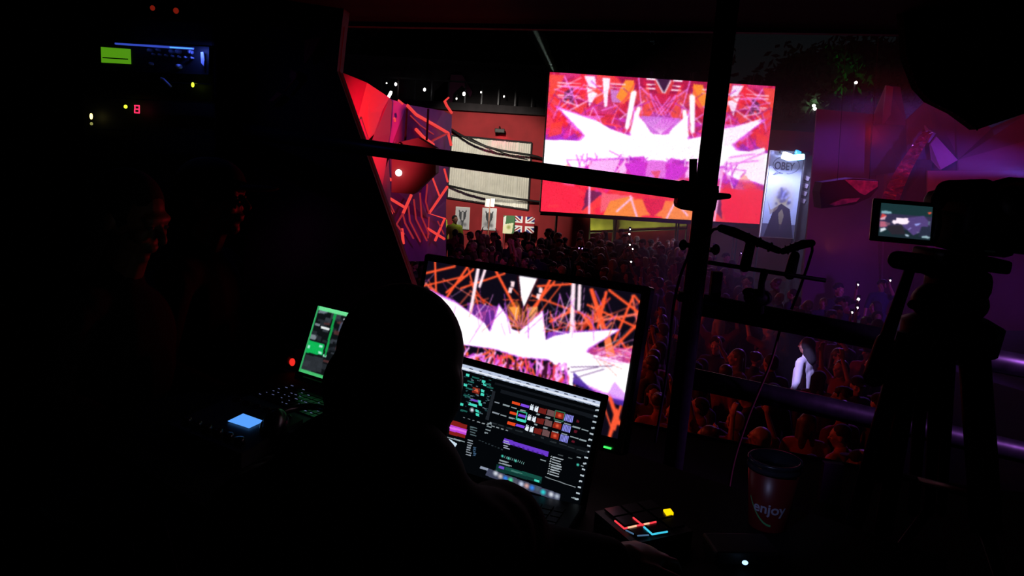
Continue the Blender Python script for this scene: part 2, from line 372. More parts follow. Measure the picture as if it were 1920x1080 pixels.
S.poly(q([(710, 860), (850, 870), (830, 930), (770, 975), (740, 940)]), (215, 30, 70)); S.poly(q([(760, 700), (820, 700), (800, 760)]), (230, 80, 120))
for a, b in (((520, 760), (610, 640)), ((640, 850), (680, 975)), ((560, 940), (650, 860)), ((395, 960), (400, 640))):
    p_ = q([a, b]); S.line(*p_, .010, (250, 185, 235), .9); S.line(*mir(p_), .010, (250, 185, 235), .9)
both([(150, 905), (215, 900), (215, 915), (150, 920)], (245, 110, 70)); S.poly(q([(1200, 800), (1430, 830), (1410, 1010), (1210, 1000), (1180, 930)]), (238, 35, 62), .9)
S.poly(q([(120, 775), (320, 800), (370, 900), (340, 945), (105, 940)]), (236, 38, 66), .85)
S.blur(2)

# ---- the desktop monitor
E2 = Screen((0.0159, 1.6785, 3.7769), -0.5244, 0.2008, 0, 0.53, 0.2949, 300, 168)
S = E2; S.fill((12, 8, 20)); Z = zoomed(760, 420, 2.572)
OR = (250, 85, 45)
for k in range(70):
    x = rng.random(); y = rng.random() * .6; th = rng.choice([1.9, 1.2, 0.35, -0.3, 2.2, 1.6, 1.0]) + rng.normal() * .15; L = .12 + .3 * rng.random()
    p_ = [(x, y), (x + L * math.cos(th), y + L * 1.7 * math.sin(th))]
    S.line(*p_, .004 + .008 * rng.random(), [OR, (215, 60, 30), (150, 60, 50), (245, 110, 90)][rng.integers(4)], .9)
for k in range(26):
    x = rng.random(); S.line((x, rng.random() * .3), (x + rng.normal() * .15, .3 + rng.random() * .5), .003, [(225, 150, 220), (100, 100, 120), (180, 70, 160)][rng.integers(3)], .7)
for a, b, wd in (((145, 180), (150, 330), .012), ((90, 240), (240, 205), .012), ((85, 300), (300, 250), .009), ((300, 210), (190, 370), .013), ((200, 330), (330, 220), .012),
                 ((270, 310), (480, 240), .010), ((440, 230), (540, 420), .014), ((610, 440), (700, 270), .014), ((720, 280), (620, 400), .012), ((640, 300), (800, 290), .010),
                 ((900, 320), (960, 500), .020), ((970, 330), (930, 500), .014), ((985, 320), (1130, 430), .012), ((1100, 350), (1010, 560), .012), ((1105, 345), (1140, 390), .010),
                 ((880, 390), (1120, 500), .010), ((860, 440), (910, 510), .018), ((700, 470), (800, 420), .014), ((1115, 490), (1000, 600), .012), ((1040, 560), (1100, 660), .010), ((1100, 590), (1000, 620), .009)):
    S.line(*S.uv(Z([a, b])), wd, OR)
def mq(pts, col, a=1.0): S.poly(S.uv(Z(pts)), col, a)
mq([(490, 390), (540, 370), (600, 470), (640, 400), (650, 470), (620, 520), (510, 500)], (240, 120, 40), .5)
mq([(595, 400), (640, 400), (620, 480), (590, 470)], (250, 190, 120), .7)
for k in range(22): S.line(*S.uv(Z([(560, 500), (560 + 110 * math.cos(-2.9 + .12 * k), 500 + 110 * math.sin(-2.9 + .12 * k))])), .004, [(235, 110, 220), (250, 150, 70), (40, 10, 20)][k % 3], .8); mq([(500, 400), (550, 400), (540, 470)], (250, 150, 60), .9)
mq([(300, 380), (470, 400), (420, 520), (300, 460)], (150, 60, 200), .6); mq([(690, 520), (1030, 505), (900, 560), (680, 560)], (150, 70, 220), .8)
mq([(860, 590), (1100, 600), (1090, 680), (880, 650)], (215, 70, 160), .8)
mq([(960, 560), (990, 540), (1015, 640), (970, 640)], (250, 120, 70))
for a, b, wd in (((352, 222), (315, 430), .020), ((385, 225), (360, 300), .016), ((812, 296), (803, 530), .022), ((842, 300), (838, 412), .018)): S.line(*S.uv(Z([a, b])), wd, (255, 225, 235))
mq([(550, 252), (637, 265), (610, 350), (572, 400), (560, 350)], WH)
for a, b in (((640, 268), (572, 415)), ((545, 255), (558, 400))): S.line(*S.uv(Z([a, b])), .010, (50, 12, 20))
for x, y in ((510, 320), (645, 350), (655, 320), (520, 290)): mq([(x - 9, y - 14), (x + 10, y - 10), (x + 4, y + 14), (x - 12, y + 10)], (250, 215, 220))
star2 = [(130, 335), (250, 385), (385, 480), (410, 520), (430, 470), (455, 395), (500, 460), (515, 508), (550, 520), (600, 480), (663, 425), (678, 560), (720, 540), (800, 525), (1030, 510), (880, 600), (870, 620), (960, 640), (1085, 675),
         (1078, 850), (960, 810), (800, 740), (690, 650), (560, 640), (430, 600), (280, 580), (200, 560)]
mq([(x + (x - 560) * .03, 545 + (y - 545) * 1.10) for x, y in star2], (190, 80, 235), .85); mq([(x + (x - 560) * .015, 545 + (y - 545) * 1.05) for x, y in star2], (240, 170, 250), .9); mq(star2, WH)
for k in range(60):
    t_ = rng.random(); x = 180 + 800 * t_; y = 470 + 60 * t_ + 40 * rng.normal(); th = -1.57 + .7 * rng.normal(); L = 40 + 120 * rng.random()
    S.line(*S.uv(Z([(x, y), (x + L * math.cos(th), y + L * math.sin(th))])), .003 + .003 * rng.random(), [(245, 150, 240), (255, 220, 250), (190, 90, 220), (250, 120, 90)][rng.integers(4)], .8)
for k in range(40):
    x = 880 + 220 * rng.random(); y = 590 + 80 * rng.random(); L = 60 + 80 * rng.random(); th = .1 + .4 * rng.normal(); S.line(*S.uv(Z([(x, y), (x + L * math.cos(th), y + L * math.sin(th))])), .003, [(245, 150, 220), (250, 110, 80), (255, 220, 240)][rng.integers(3)], .8)
for k in range(170):
    x = 270 + 540 * rng.random(); y = 590 + (x - 270) * .17 + 80 * rng.random(); L = 30 + 60 * rng.random(); th = 1.9 + .5 * rng.normal()
    S.line(*S.uv(Z([(x, y), (x + L * math.cos(th), y + L * math.sin(th))])), .006 + .008 * rng.random(), [(235, 60, 100), (180, 60, 190), (245, 170, 240), (240, 90, 50), (60, 15, 40), (225, 110, 230)][rng.integers(6)])
mq([(800, 700), (812, 770), (960, 830), (1060, 850), (1050, 880), (940, 840)], (70, 40, 150), .9); mq([(795, 680), (815, 685), (808, 790), (790, 785)], WH)
for a, b in (((800, 690), (1000, 685)), ((810, 745), (960, 700)), ((800, 715), (930, 690))): S.line(*S.uv(Z([a, b])), .004, (90, 60, 110))
for a, b, wd in (((985, 830), (1030, 960), .020), ((1020, 900), (985, 1030), .018), ((1040, 880), (1010, 990), .012), ((960, 880), (1000, 1000), .008)): S.line(*S.uv(Z([a, b])), wd, (245, 85, 50))
mq([(1010, 760), (1080, 840), (1075, 860), (970, 830)], (200, 120, 240), .7)

# ---- the laptop with the mixing software
E3 = Screen((0.0051, 1.4291, 3.6693), -0.3362, 0.0592, 0.1003, 0.331, 0.207, 330, 206)
S = E3; S.fill((3, 5, 8)); Z = zoomed(780, 660, 3.375)
def zq(pts, col, a=1.0): S.poly(S.uv(Z(pts)), col, a)
def dash(x, y, L, n=1, step=0, col=(150, 165, 170), h=7, down=None, a=.9):
    """short slanted run of small lettering, following the tilt of the laptop"""
    for k in range(n):
        X = x + step * k; Y = y + step * k * .27
        if down: X = x + down[0] * k; Y = y + down[1] * k
        Lk = L * (0.7 + 0.5 * rng.random()); zq([(X, Y), (X + Lk, Y + Lk * .28), (X + Lk - 3, Y + Lk * .28 + h), (X - 3, Y + h)], col, a)
zq([(120, 27), (1178, 318), (1172, 352), (112, 60)], (188, 200, 225)); zq([(118, 45), (1174, 335), (1172, 345), (114, 54)], (230, 236, 248))
for k in range(15): dash(340 + k * 57, 118 + k * 15.6, 34, col=(120, 130, 145), h=6)
for k in range(14): dash(340 + k * 60, 100 + k * 16, 22, col=(60, 66, 80), h=5)
TE = (70, 215, 190); TD = (28, 90, 82)
for x, y, c in ((330, 146, TE), (315, 208, TE), (290, 330, TE), (430, 186, TE), (438, 206, TE), (425, 244, TE), (422, 268, TE), (402, 312, TE), (410, 330, TE), (390, 372, TE), (392, 396, TE)):
    zq([(x - 12, y - 10), (x + 10, y - 5), (x + 8, y + 11), (x - 13, y + 6)], c)
for x, y in ((350, 185), (340, 230), (325, 275), (305, 370), (455, 200), (470, 222), (380, 160)): zq([(x - 22, y - 8), (x + 22, y + 3), (x + 18, y + 12), (x - 25, y + 2)], TD)
zq([(338, 318), (390, 334), (384, 350), (332, 334)], TE); zq([(348, 292), (396, 305), (392, 320), (344, 306)], (110, 70, 190))
zq([(362, 220), (408, 232), (400, 268), (354, 256)], (120, 35, 25)); zq([(372, 228), (396, 236), (392, 254), (368, 246)], (210, 90, 60))
S.blob(S.uv(Z([(355, 366)]))[0], .022, (215, 225, 235))
for k in range(60): dash(300 + 190 * rng.random(), 150 + 240 * rng.random(), 14, col=[(50, 110, 110), (90, 110, 120), (30, 60, 66)][rng.integers(3)], h=5)
zq([(485, 245), (505, 250), (460, 430), (440, 425)], (30, 34, 40))
zq([(500, 190), (1160, 370), (1158, 385), (498, 205)], (24, 28, 34), .6); zq([(540, 235), (1135, 400), (1130, 425), (535, 258)], (22, 26, 32), .8)
for r_ in range(3):
    dx, dy = -15 * r_, 64 * r_
    dash(500 + dx, 312 + dy, 38, col=(150, 160, 170)); dash(552 + dx, 328 + dy, 44); 
    zq([(612 + dx, 310 + dy), (662 + dx, 324 + dy), (656 + dx, 340 + dy), (606 + dx, 326 + dy)], (225, 70, 30)); zq([(667 + dx, 326 + dy), (720 + dx, 340 + dy), (714 + dx, 354 + dy), (661 + dx, 340 + dy)], (125, 70, 225))
    dash(604 + dx, 345 + dy, 45); dash(662 + dx, 362 + dy, 40)
    zq([(728 + dx, 330 + dy), (778 + dx, 345 + dy), (770 + dx, 380 + dy), (720 + dx, 365 + dy)], (225, 235, 245)); S.line(*S.uv(Z([(752 + dx, 338 + dy), (744 + dx, 372 + dy)])), .008, (20, 20, 30))
    for k in range(5): S.line(*S.uv(Z([(722 + dx + 10 * k, 338 + dy + 3 * k), (730 + dx + 10 * k, 328 + dy + 3 * k)])), .004, (3, 5, 8))
    zq([(782 + dx, 350 + dy), (830 + dx, 362 + dy), (820 + dx, 396 + dy), (774 + dx, 384 + dy)], (110, 30, 26)); zq([(834 + dx, 360 + dy), (880 + dx, 374 + dy), (872 + dx, 410 + dy), (826 + dx, 398 + dy)], (105, 75, 76))
    zq([(888 + dx, 376 + dy), (938 + dx, 390 + dy), (930 + dx, 426 + dy), (880 + dx, 412 + dy)], (140, 35, 22)); S.blob(S.uv(Z([(910 + dx, 402 + dy)]))[0], .018, (225, 90, 60))
    for k in range(6):
        p_ = [(950 + dx + 9 * k, 394 + dy + 2.4 * k), (941 + dx + 9 * k, 432 + dy + 2.4 * k)]; S.line(*S.uv(Z(p_)), .006, (150, 150, 250))
    zq([(1018 + dx, 428 + dy), (1036 + dx, 434 + dy), (1032 + dx, 448 + dy), (1014 + dx, 443 + dy)], (90, 20, 35))
    dash(765 + dx, 388 + dy, 22); dash(822 + dx, 408 + dy, 26); dash(880 + dx, 432 + dy, 50); dash(938 + dx, 446 + dy, 46); dash(992 + dx, 466 + dy, 50); dash(1050 + dx, 484 + dy, 50)
for x0, y0 in ((645, 372), (885, 370)):
    for a, b in (((0, 0), (58, 14)), ((58, 14), (46, 70)), ((46, 70), (-10, 54)), ((-10, 54), (0, 0))): S.line(*S.uv(Z([(x0 + a[0], y0 + a[1]), (x0 + b[0], y0 + b[1])])), .005, (60, 190, 150) if x0 < 800 else (60, 120, 90))
zq([(645, 416), (700, 432), (694, 448), (639, 432)], TE)
for k in range(16): x, y = 1150 - 8.6 * k, 365 + 37.5 * k; zq([(x - 14, y - 5), (x + 8, y), (x + 6, y + 10), (x - 16, y + 5)], (175, 188, 196))
zq([(480, 440), (1090, 612), (1082, 660), (470, 470)], (13, 17, 21), .8)
for k in range(4): dash(345 + 0 * k, 468 + 16 * k, 40, col=(90, 110, 115)); dash(405 - 6 * k + 50, 445 + 20 * k, 26)
for k in range(10): dash(300 + 30 * k, 410 + 9 * k, 18, col=(150, 160, 165), h=5)
zq([(225, 430), (325, 460), (312, 545), (208, 520)], (130, 30, 24)); zq([(218, 460), (325, 490), (318, 525), (212, 496)], (190, 70, 215)); zq([(214, 470), (322, 500), (320, 512), (214, 484)], (225, 110, 235))
dash(200, 535, 40, 3, 36); zq([(210, 548), (262, 580), (250, 600), (215, 585)], (200, 220, 235))
for k in range(7): dash(330 - 2 * k, 552 + 15 * k, 34, col=(150, 160, 170)); dash(365, 600 + 12 * k, 16, col=(60, 90, 120)) if k < 5 else None
for k in range(8): dash(400 + 20 * k, 555 + 8 * k, 12, col=(50, 60, 66), h=5)
zq([(560, 545), (840, 632), (836, 662), (550, 570)], (105, 55, 200)); 
for k in range(4): dash(556, 556 + 15 * k, 40, col=(175, 180, 200), h=6)
for k in range(7): S.blob(S.uv(Z([(620 + 30 * k, 590 + 9.5 * k)]))[0], .012, (60, 25, 130), .8)
for x, y in ((548, 658), (586, 672), (632, 688)): S.blob(S.uv(Z([(x, y)]))[0], .014, TE)
for k in range(11): S.line(*S.uv(Z([(560 + 12 * k, 668 + 4 * k), (565 + 12 * k, 656 + 4 * k)])), .003, (120, 170, 165))
dash(530, 680, 50); dash(526, 696, 70, 1); dash(790, 676, 34)
zq([(512, 708), (800, 790), (792, 832), (504, 750)], (14, 52, 48)); zq([(570, 724), (798, 790), (792, 812), (562, 746)], (20, 76, 66)); zq([(528, 718), (560, 728), (556, 742), (524, 732)], (110, 70, 200)); dash(604, 746, 60, col=(70, 120, 110)); zq([(752, 802), (784, 812), (780, 826), (748, 816)], TE)
for k in range(8): dash(868 - 3 * k, 660 + 15.5 * k, [80, 62, 62, 66, 60, 66, 78, 56][k], col=(175, 185, 192)); zq([(856 - 3 * k, 654 + 15.5 * k), (862 - 3 * k, 656 + 15.5 * k), (860 - 3 * k, 664 + 15.5 * k), (853 - 3 * k, 662 + 15.5 * k)], (175, 185, 190))
dash(900, 645, 40, col=(70, 76, 80)); dash(965, 664, 22, col=(80, 90, 90)); dash(1020, 660, 30); S.blob(S.uv(Z([(1025, 713)]))[0], .014, TE); dash(1045, 716, 20)
S.line(*S.uv(Z([(820, 790), (1008, 855)])), .004, (150, 160, 165)); dash(985, 915, 36)
zq([(455, 735), (915, 898), (905, 945), (440, 780)], (62, 66, 88)); zq([(410, 720), (460, 738), (452, 750), (404, 735)], (140, 150, 170))
for x, y, c in ((505, 767, (210, 215, 225)), (535, 786, (205, 190, 190)), (567, 799, (50, 130, 235)), (600, 810, (70, 215, 150)), (632, 822, (85, 85, 100)), (667, 834, (200, 210, 235)), (701, 846, (215, 165, 160)), (735, 858, (50, 130, 240)), (770, 866, (75, 90, 105)), (805, 886, (45, 210, 215)), (856, 900, (215, 220, 230)), (893, 912, (175, 185, 200))):
    S.blob(S.uv(Z([(x, y)]))[0], .027, c, .95)

# ---- green framed laptop
E4 = Screen((-0.3884, 1.9034, 3.6775), -0.6, 0.3567, 0.0, 0.31, 0.175, 150, 86)
S = E4; S.fill((14, 17, 20)); Z = zoomed(360, 520, 3.1775)
GR = (50, 190, 110)
def gq(pts, col, a=1.0): S.poly(S.uv(Z(pts)), col, a)
for k in range(90):
    u, v = rng.random(), rng.random(); S.rect(u, v, u + .04 + .08 * rng.random(), v + .03 + .05 * rng.random(), [(34, 38, 44), (60, 66, 74), (20, 22, 26), (90, 50, 50), (40, 44, 50)][rng.integers(5)], .8)
gq([(765, 180), (830, 195), (800, 215), (755, 212)], (110, 120, 132)); gq([(770, 290), (822, 302), (818, 318), (768, 306)], (235, 240, 240))
gq([(735, 270), (765, 278), (762, 292), (732, 286)], (120, 130, 140)); gq([(712, 340), (745, 350), (735, 374), (704, 366)], (120, 130, 138)); gq([(890, 265), (920, 275), (900, 330), (870, 320)], (70, 75, 95)); gq([(905, 245), (940, 252), (938, 262), (902, 255)], (200, 205, 210)); gq([(900, 270), (918, 276), (910, 300), (895, 294)], (120, 80, 70))
gq([(695, 372), (792, 398), (778, 466), (674, 446)], (15, 180, 85)); 
for x, y in ((695, 412), (770, 412), (764, 450), (792, 468)): gq([(x - 10, y - 10), (x + 10, y - 5), (x + 8, y + 10), (x - 12, y + 6)], (170, 235, 215))
gq([(680, 460), (785, 480), (770, 570), (650, 545)], (48, 52, 58), .8)
gq([(850, 206), (866, 209), (800, 470), (788, 468)], (20, 150, 70))
S.rect(0, 0, 1, .055, (110, 225, 150)); S.rect(0, .955, 1, 1, (70, 190, 110)); S.rect(0, 0, .018, 1, (50, 165, 95)); S.rect(.982, 0, 1, 1, (50, 165, 95))

# ---- flip-out screen of the video camera
E5 = Screen((0.7302, 1.5, 4.1026), -0.18, 0.2441, 0.0147, 0.0909, 0.063, 110, 76)
S = E5; S.fill((28, 42, 50)); Z = zoomed(1620, 360, 9.82)
def cq(pts, col, a=1.0): S.poly(S.uv(Z(pts)), col, a)
S.rect(0, 0, 1, .32, (26, 52, 56)); S.rect(0, .30, 1, .75, (52, 48, 78))
cq([(760, 480), (1100, 440), (1200, 560), (1150, 700), (900, 800), (700, 620)], (84, 66, 124)); cq([(430, 620), (700, 610), (760, 780), (420, 780)], (42, 38, 48)); cq([(270, 720), (420, 680), (520, 800), (280, 780)], (26, 46, 52)); cq([(1050, 640), (1220, 640), (1210, 850), (1000, 820)], (40, 46, 66))
cq([(320, 350), (380, 345), (500, 360), (505, 400), (400, 405), (315, 390)], (135, 175, 190)); cq([(330, 400), (385, 415), (420, 440), (365, 500), (300, 480)], (210, 70, 70)); cq([(300, 480), (410, 440), (380, 510), (300, 515)], (225, 170, 190)); cq([(290, 535), (400, 550), (480, 590), (400, 640), (290, 650)], (185, 100, 125)); cq([(395, 565), (485, 570), (470, 610), (400, 610)], (120, 85, 105))
cq([(300, 670), (380, 655), (410, 690), (350, 720), (290, 740)], (215, 225, 235)); cq([(595, 475), (805, 485), (805, 525), (838, 540), (790, 595), (690, 600), (600, 575), (560, 600), (510, 560), (530, 520), (590, 520)], (262, 240, 255))
cq([(920, 590), (1040, 575), (1020, 605), (950, 630)], (150, 160, 235)); cq([(800, 690), (860, 655), (870, 670), (820, 700)], (150, 140, 215)); cq([(1170, 380), (1240, 370), (1240, 395), (1190, 415)], (250, 90, 60)); cq([(1180, 540), (1220, 545), (1210, 620), (1170, 600)], (90, 105, 130))
cq([(750, 780), (830, 790), (820, 825), (770, 820)], (175, 195, 215)); cq([(1055, 815), (1150, 805), (1215, 840), (1180, 862), (1060, 845)], (150, 180, 190)); cq([(980, 730), (1020, 750), (960, 760)], (120, 120, 150))

E5.blur(4); E4.blur(1); E2.blur(2)

# ------------------------------------------------------------------ the LED wall object
t = empty('led_video_wall', (4.2, 25.1, 0), 'huge outdoor LED video wall glowing red and magenta with a white starburst', 'screen')
MB().box(Vector(E1.c) + Vector((0, .16, 0)), (6.98, .28, 4.30), E1.M, 0.01).done('cabinet', M['black'], t)
E1.build('display', t, 1.25, grain=.10, off=.03)
mb = MB()
for sx in (-2.9, -1.0, 1.0, 2.9):
    for dy in (.45, .8): mb.tube([E1.P(.5 + sx / 6.9, 0) + Vector((0, dy, .3)), (E1.P(.5 + sx / 6.9, 0).x, 25.0 + dy, 0)], .03, 8)
    for k in range(9): z0 = .3 + k * .68; mb.tube([(E1.c[0] + sx, 25.45, z0), (E1.c[0] + sx, 25.8, z0 + .34)], .015, 6); 
mb.box((4.2, 25.62, .08), (6.8, .9, .16)); mb.box((4.2, 25.4, 2.12), (6.9, .3, .12)); mb.done('support_truss', M['steel'], t)

# ------------------------------------------------------------------ far background
tag(MB().prism([(-8, 28, 0), (13.2, 28, 0), (13.2, 28, 5.25), (-8, 28, 5.25)], (0, .4, 0)).done('wall_back', M['redwall']), kind='structure')
tag(MB().prism([(-8, 27.7, 5.25), (13.4, 27.7, 5.25), (13.4, 27.7, 5.5), (-8, 27.7, 5.5)], (0, 6, 0)).done('trim_1', M['darkroof']), kind='structure')
# terrace storey above
t = empty('rooftop_terrace', (1, 30, 5.5), 'dark unlit terrace shed along the roof above the white shutter', 'building')
MB().box((-1.5, 31.2, 6.3), (13, 2.4, 1.6)).done('wall', M['darkroof'], t)
mb = MB()
for k in range(22): mb.box((-7.5 + k * .6, 29.2, 5.9), (.05, .05, .8))
mb.box((-1.2, 29.2, 6.3), (13, .06, .06)); mb.done('railing', M['steel'], t)
t = empty('gable_hut', at(850, 200, 30), 'dark red gabled hut on the roofline above the white shutter', 'building')
poly_px([(812, 212), (814, 172), (845, 142), (852, 215)], 30, 2.5).done('roof', mat('hut_red', (.10, .012, .025), .9), t)
poly_px([(845, 140), (866, 140), (886, 172), (882, 182), (866, 160), (850, 176), (845, 215), (838, 215)], 29.8, .2).done('gable_front', mat('hut_front', (.12, .02, .07), .9), t)
# shutter
t = empty('roller_shutter', (0, 27.9, 2.4), 'tall white corrugated roller shutter on the red building', 'shutter')
c4 = [at(847, 254, 27.9), at(997, 268, 27.9), at(990, 394, 27.9), at(838, 371, 27.9)]
mb = MB(); nc = 72; nr = 1; vs = []
for i in range(nc + 1):
    u = i / nc; top = c4[0].lerp(c4[1], u); bot = c4[3].lerp(c4[2], u); off = .075 - (.026 if i % 2 else 0) - (.035 if i % 12 == 0 else 0); vs += [top + Vector((0, off, 0)), bot + Vector((0, off, 0))]
mb.verts(vs, [(2 * i, 2 * i + 2, 2 * i + 3, 2 * i + 1) for i in range(nc)]).done('slats', mat('shutter_white', (.72, .70, .62), .7, noise=.08, scale=4), t)
mb = MB()
for a, b in ((0, 1), (1, 2), (2, 3), (3, 0)): mb.tube([c4[a] + Vector((0, .06, 0)), c4[b] + Vector((0, .06, 0))], .035, 6)
mb.done('frame', M['darkroof'], t)
def cable(name, pts, rad, label, m=None, Ys=None):
    P_ = [at(x, y, Y) for x, y, Y in pts]; Q = []
    for i in range(len(P_) - 1):
        for k in range(6):
            u = k / 6; a = P_[max(i - 1, 0)]; b = P_[i]; c = P_[i + 1]; d = P_[min(i + 2, len(P_) - 1)]
            Q.append(.5 * ((2 * b) + (c - a) * u + (2 * a - 5 * b + 4 * c - d) * u * u + (3 * b - a - 3 * c + d) * u ** 3))
    Q.append(P_[-1]); return tag(MB().tube(Q, rad, 8).done(name, m or M['black'], smooth=True), label, 'cable')
cable('overhead_cable', [(836, 236, 27.9), (880, 262, 27.5), (930, 280, 27.5), (1000, 292, 27.7), (1022, 300, 27.9)], .04, 'thick dark cable sagging across the top of the white shutter')
cable('overhead_cable', [(880, 258, 27.95), (930, 282, 27.7), (990, 300, 27.97)], .018, 'thin cable below the thick one across the shutter top')
cable('overhead_cable', [(836, 347, 27.9), (880, 357, 27.6), (930, 367, 27.6), (1022, 380, 27.9)], .04, 'dark cable strung across the lower part of the white shutter')
t = empty('wall_floodlight', at(937, 246, 27.6), 'small black floodlight shining pink above the white shutter', 'lamp')
MB().box(at(937, 245, 27.6), (.34, .22, .14), None, .02).done('housing', M['black'], t); MB().tube([at(937, 243, 27.65), at(937, 238, 28.0)], .03, 8).done('bracket', M['black'], t)
# roof lamps
for x, y, Y, r_, lb in ((742, 158, 28.6, .07, 'round white lamp above the red facet panel, leftmost of the roofline lamps'), (796, 168, 28.6, .07, 'round white lamp above the violet patterned panel'),
                        (870, 176, 28.6, .08, 'brightest round white lamp beneath the gabled hut'), (856, 185, 28.6, .04, 'small dim lamp just below the bright lamp of the gabled hut'),
                        (902, 173, 28.6, .04, 'small white lamp on the roofline right of the gabled hut'), (945, 181, 28.6, .04, 'tiny white lamp on the roofline nearest the big video wall'),
                        (725, 156, 28.6, .03, 'faint tiny lamp at the far left of the roofline')):
    p = at(x, y, Y); t = empty('roof_lamp', p, lb, 'lamp', 'lamps along the roofline')
    r_ *= .62; MB().ell(p, (r_, r_, r_ * 1.3), None, 12, 8).done('bulb', M['lamp'], t, True); MB().tube([p + Vector((0, .02, r_)), p + Vector((0, .1, r_ + .12)), p + Vector((0, .5, r_ + .12))], .02, 6).done('bracket', M['black'], t)
t = empty('tube_lamp', at(730, 178, 15.4), 'short slanted white tube lamp on top of the red facet panel', 'lamp')
MB().caps(at(733, 173, 15.4), at(728, 183, 15.4), .026, .026).done('tube', M['lamp'], t); MB().tube([at(734, 171, 15.45), at(727, 189, 15.45)], .022, 8).tube([at(727, 189, 15.45), at(722, 215, 14.75)], .02, 8).done('holder', M['black'], t)
for x, y, lb in ((1526, 198, 'upper of the two white street lamps left of the green lit tree'), (1528, 204, 'lower of the two white street lamps left of the green lit tree')):
    p = at(x, y, 30); t = empty('street_lamp', (p.x, 30, 0), lb, 'lamp', 'street lamps behind the video wall'); MB().ell(p, (.06, .06, .055), None, 12, 8).done('lamp_head', M['lamp'], t, True); MB().tube([(p.x, 30.1, 0), (p.x, 30.1, p.z)], .04, 8).done('pole', M['black'], t)
p = at(1605, 155, 28.5); t = empty('street_lamp', (p.x, 28.5, 0), 'small white lamp in front of the green lit tree', 'lamp', 'street lamps behind the video wall'); MB().ell(p, (.05, .05, .05), None, 10, 8).done('lamp_head', M['lamp'], t, True); MB().tube([(p.x, 28.6, 0), (p.x, 28.6, p.z)], .04, 8).done('pole', M['black'], t)

# painted flat goods: posters, flag, banner
def cloth(s, name, parent, rough=.8, wave=0.0):
    o = s.build(name, parent, 0.0); me = o.data; m = me.materials[0]; nt = m.node_tree; b = nt.nodes['Principled BSDF']; n = [k for k in nt.nodes if k.type == 'ATTRIBUTE'][0]
    for l in list(nt.links):
        if l.to_socket == b.inputs['Emission Color']: nt.links.remove(l)
    nt.links.new(n.outputs['Color'], b.inputs['Base Color']); b.inputs['Roughness'].default_value = rough; b.inputs['Emission Color'].default_value = (0, 0, 0, 1)
    if wave:
        for v in me.vertices: v.co.y += wave * math.sin(v.co.x * 9 + v.co.z * 4)
    return o
def sheet(cx, cy, Y, w, h, nx, ny, yaw=0.0, roll=0.0):
    p = at(cx, cy, Y); return Screen(tuple(p), yaw, 0, roll, w, h, nx, ny)
for cx, cy, lb, k in ((867, 409, 'black and white poster on the red wall nearest the violet panel', 0), (917, 411, 'black and white poster on the red wall behind the raised placard', 1)):
    s = sheet(cx, cy, 27.93, .46, .74, 30, 48, .02); s.fill((200, 200, 205)); g = (70, 72, 78)
    s.poly([(.2, .1), (.38, .22), (.5, .14), (.62, .22), (.8, .1), (.74, .5), (.62, .62), (.56, .95), (.42, .95), (.36, .6), (.26, .5)], g); s.poly([(.44, .2), (.56, .2), (.56, .6), (.44, .6)], (190, 190, 195)); s.blob((.3, .75), .12, (150, 150, 155)); s.blob((.7, .8), .1, (130, 130, 135))
    t = empty('wall_poster', at(cx, cy, 27.93), lb, 'poster', 'posters on the red wall'); cloth(s, 'print', t); MB().box(Vector(s.c) + Vector((0, .03, 0)), (.5, .03, .78)).done('backing', M['white'], t)
s = sheet(982, 421, 27.5, .74, .56, 74, 56, -.15); s.fill((25, 30, 110)); a_ = s.w / s.h
for p_, q_ in (((0, 0), (1, 1)), ((1, 0), (0, 1))): s.line(p_, q_, .11, (225, 225, 225), soft=False); s.line(p_, q_, .04, (150, 25, 35), soft=False)
s.rect(.37, 0, .63, 1, (225, 225, 225)); s.rect(0, .33, 1, .67, (225, 225, 225)); s.rect(.43, 0, .57, 1, (150, 25, 35)); s.rect(0, .41, 1, .59, (150, 25, 35))
tf = empty('union_flag', at(996, 430, 27.5), 'red white and blue Union flag held up before the red wall', 'flag'); cloth(s, 'flag_cloth', tf, wave=.03)
p = at(996.5, 408, 27.5); MB().tube([(p.x, 27.52, 0), (p.x, 27.52, p.z + .05)], .015, 8).done('flag_pole', M['steel'], tf)
s = sheet(954, 421, 27.4, .40, .62, 30, 44, .2); s.fill((70, 110, 70)); s.poly([(0, .5), (.9, .4), (.8, 1), (0, 1)], (220, 218, 180)); s.poly([(0, .1), (.25, 0), (.2, .5), (0, .6)], (215, 215, 210)); s.blob((.5, .65), .12, (150, 160, 90))
t = empty('green_banner', at(954, 421, 27.4), 'green and cream cloth banner held up left of the Union flag', 'banner'); cloth(s, 'banner_cloth', t, wave=.03); p = at(946, 405, 27.4); MB().tube([(p.x, 27.42, 0), (p.x, 27.42, p.z)], .014, 8).done('banner_pole', M['steel'], t)
t = empty('twin_placard', (at(918, 380, 26.2).x, 26.2, 0), 'pair of small white placards on one stick before the white shutter', 'sign')
for cx, cy, w_ in ((914, 380, .15), (923.5, 380, .13)): MB().box(at(cx, cy, 26.2), (w_, .02, .27), Matrix.Rotation(.05, 3, 'Y')).done('placard_board', M['white'], t)
p = at(919, 372, 26.2); MB().tube([(p.x, 26.23, 0), (p.x, 26.23, p.z)], .018, 8).done('stick', mat('stick_wood', (.35, .14, .08), .8), t)
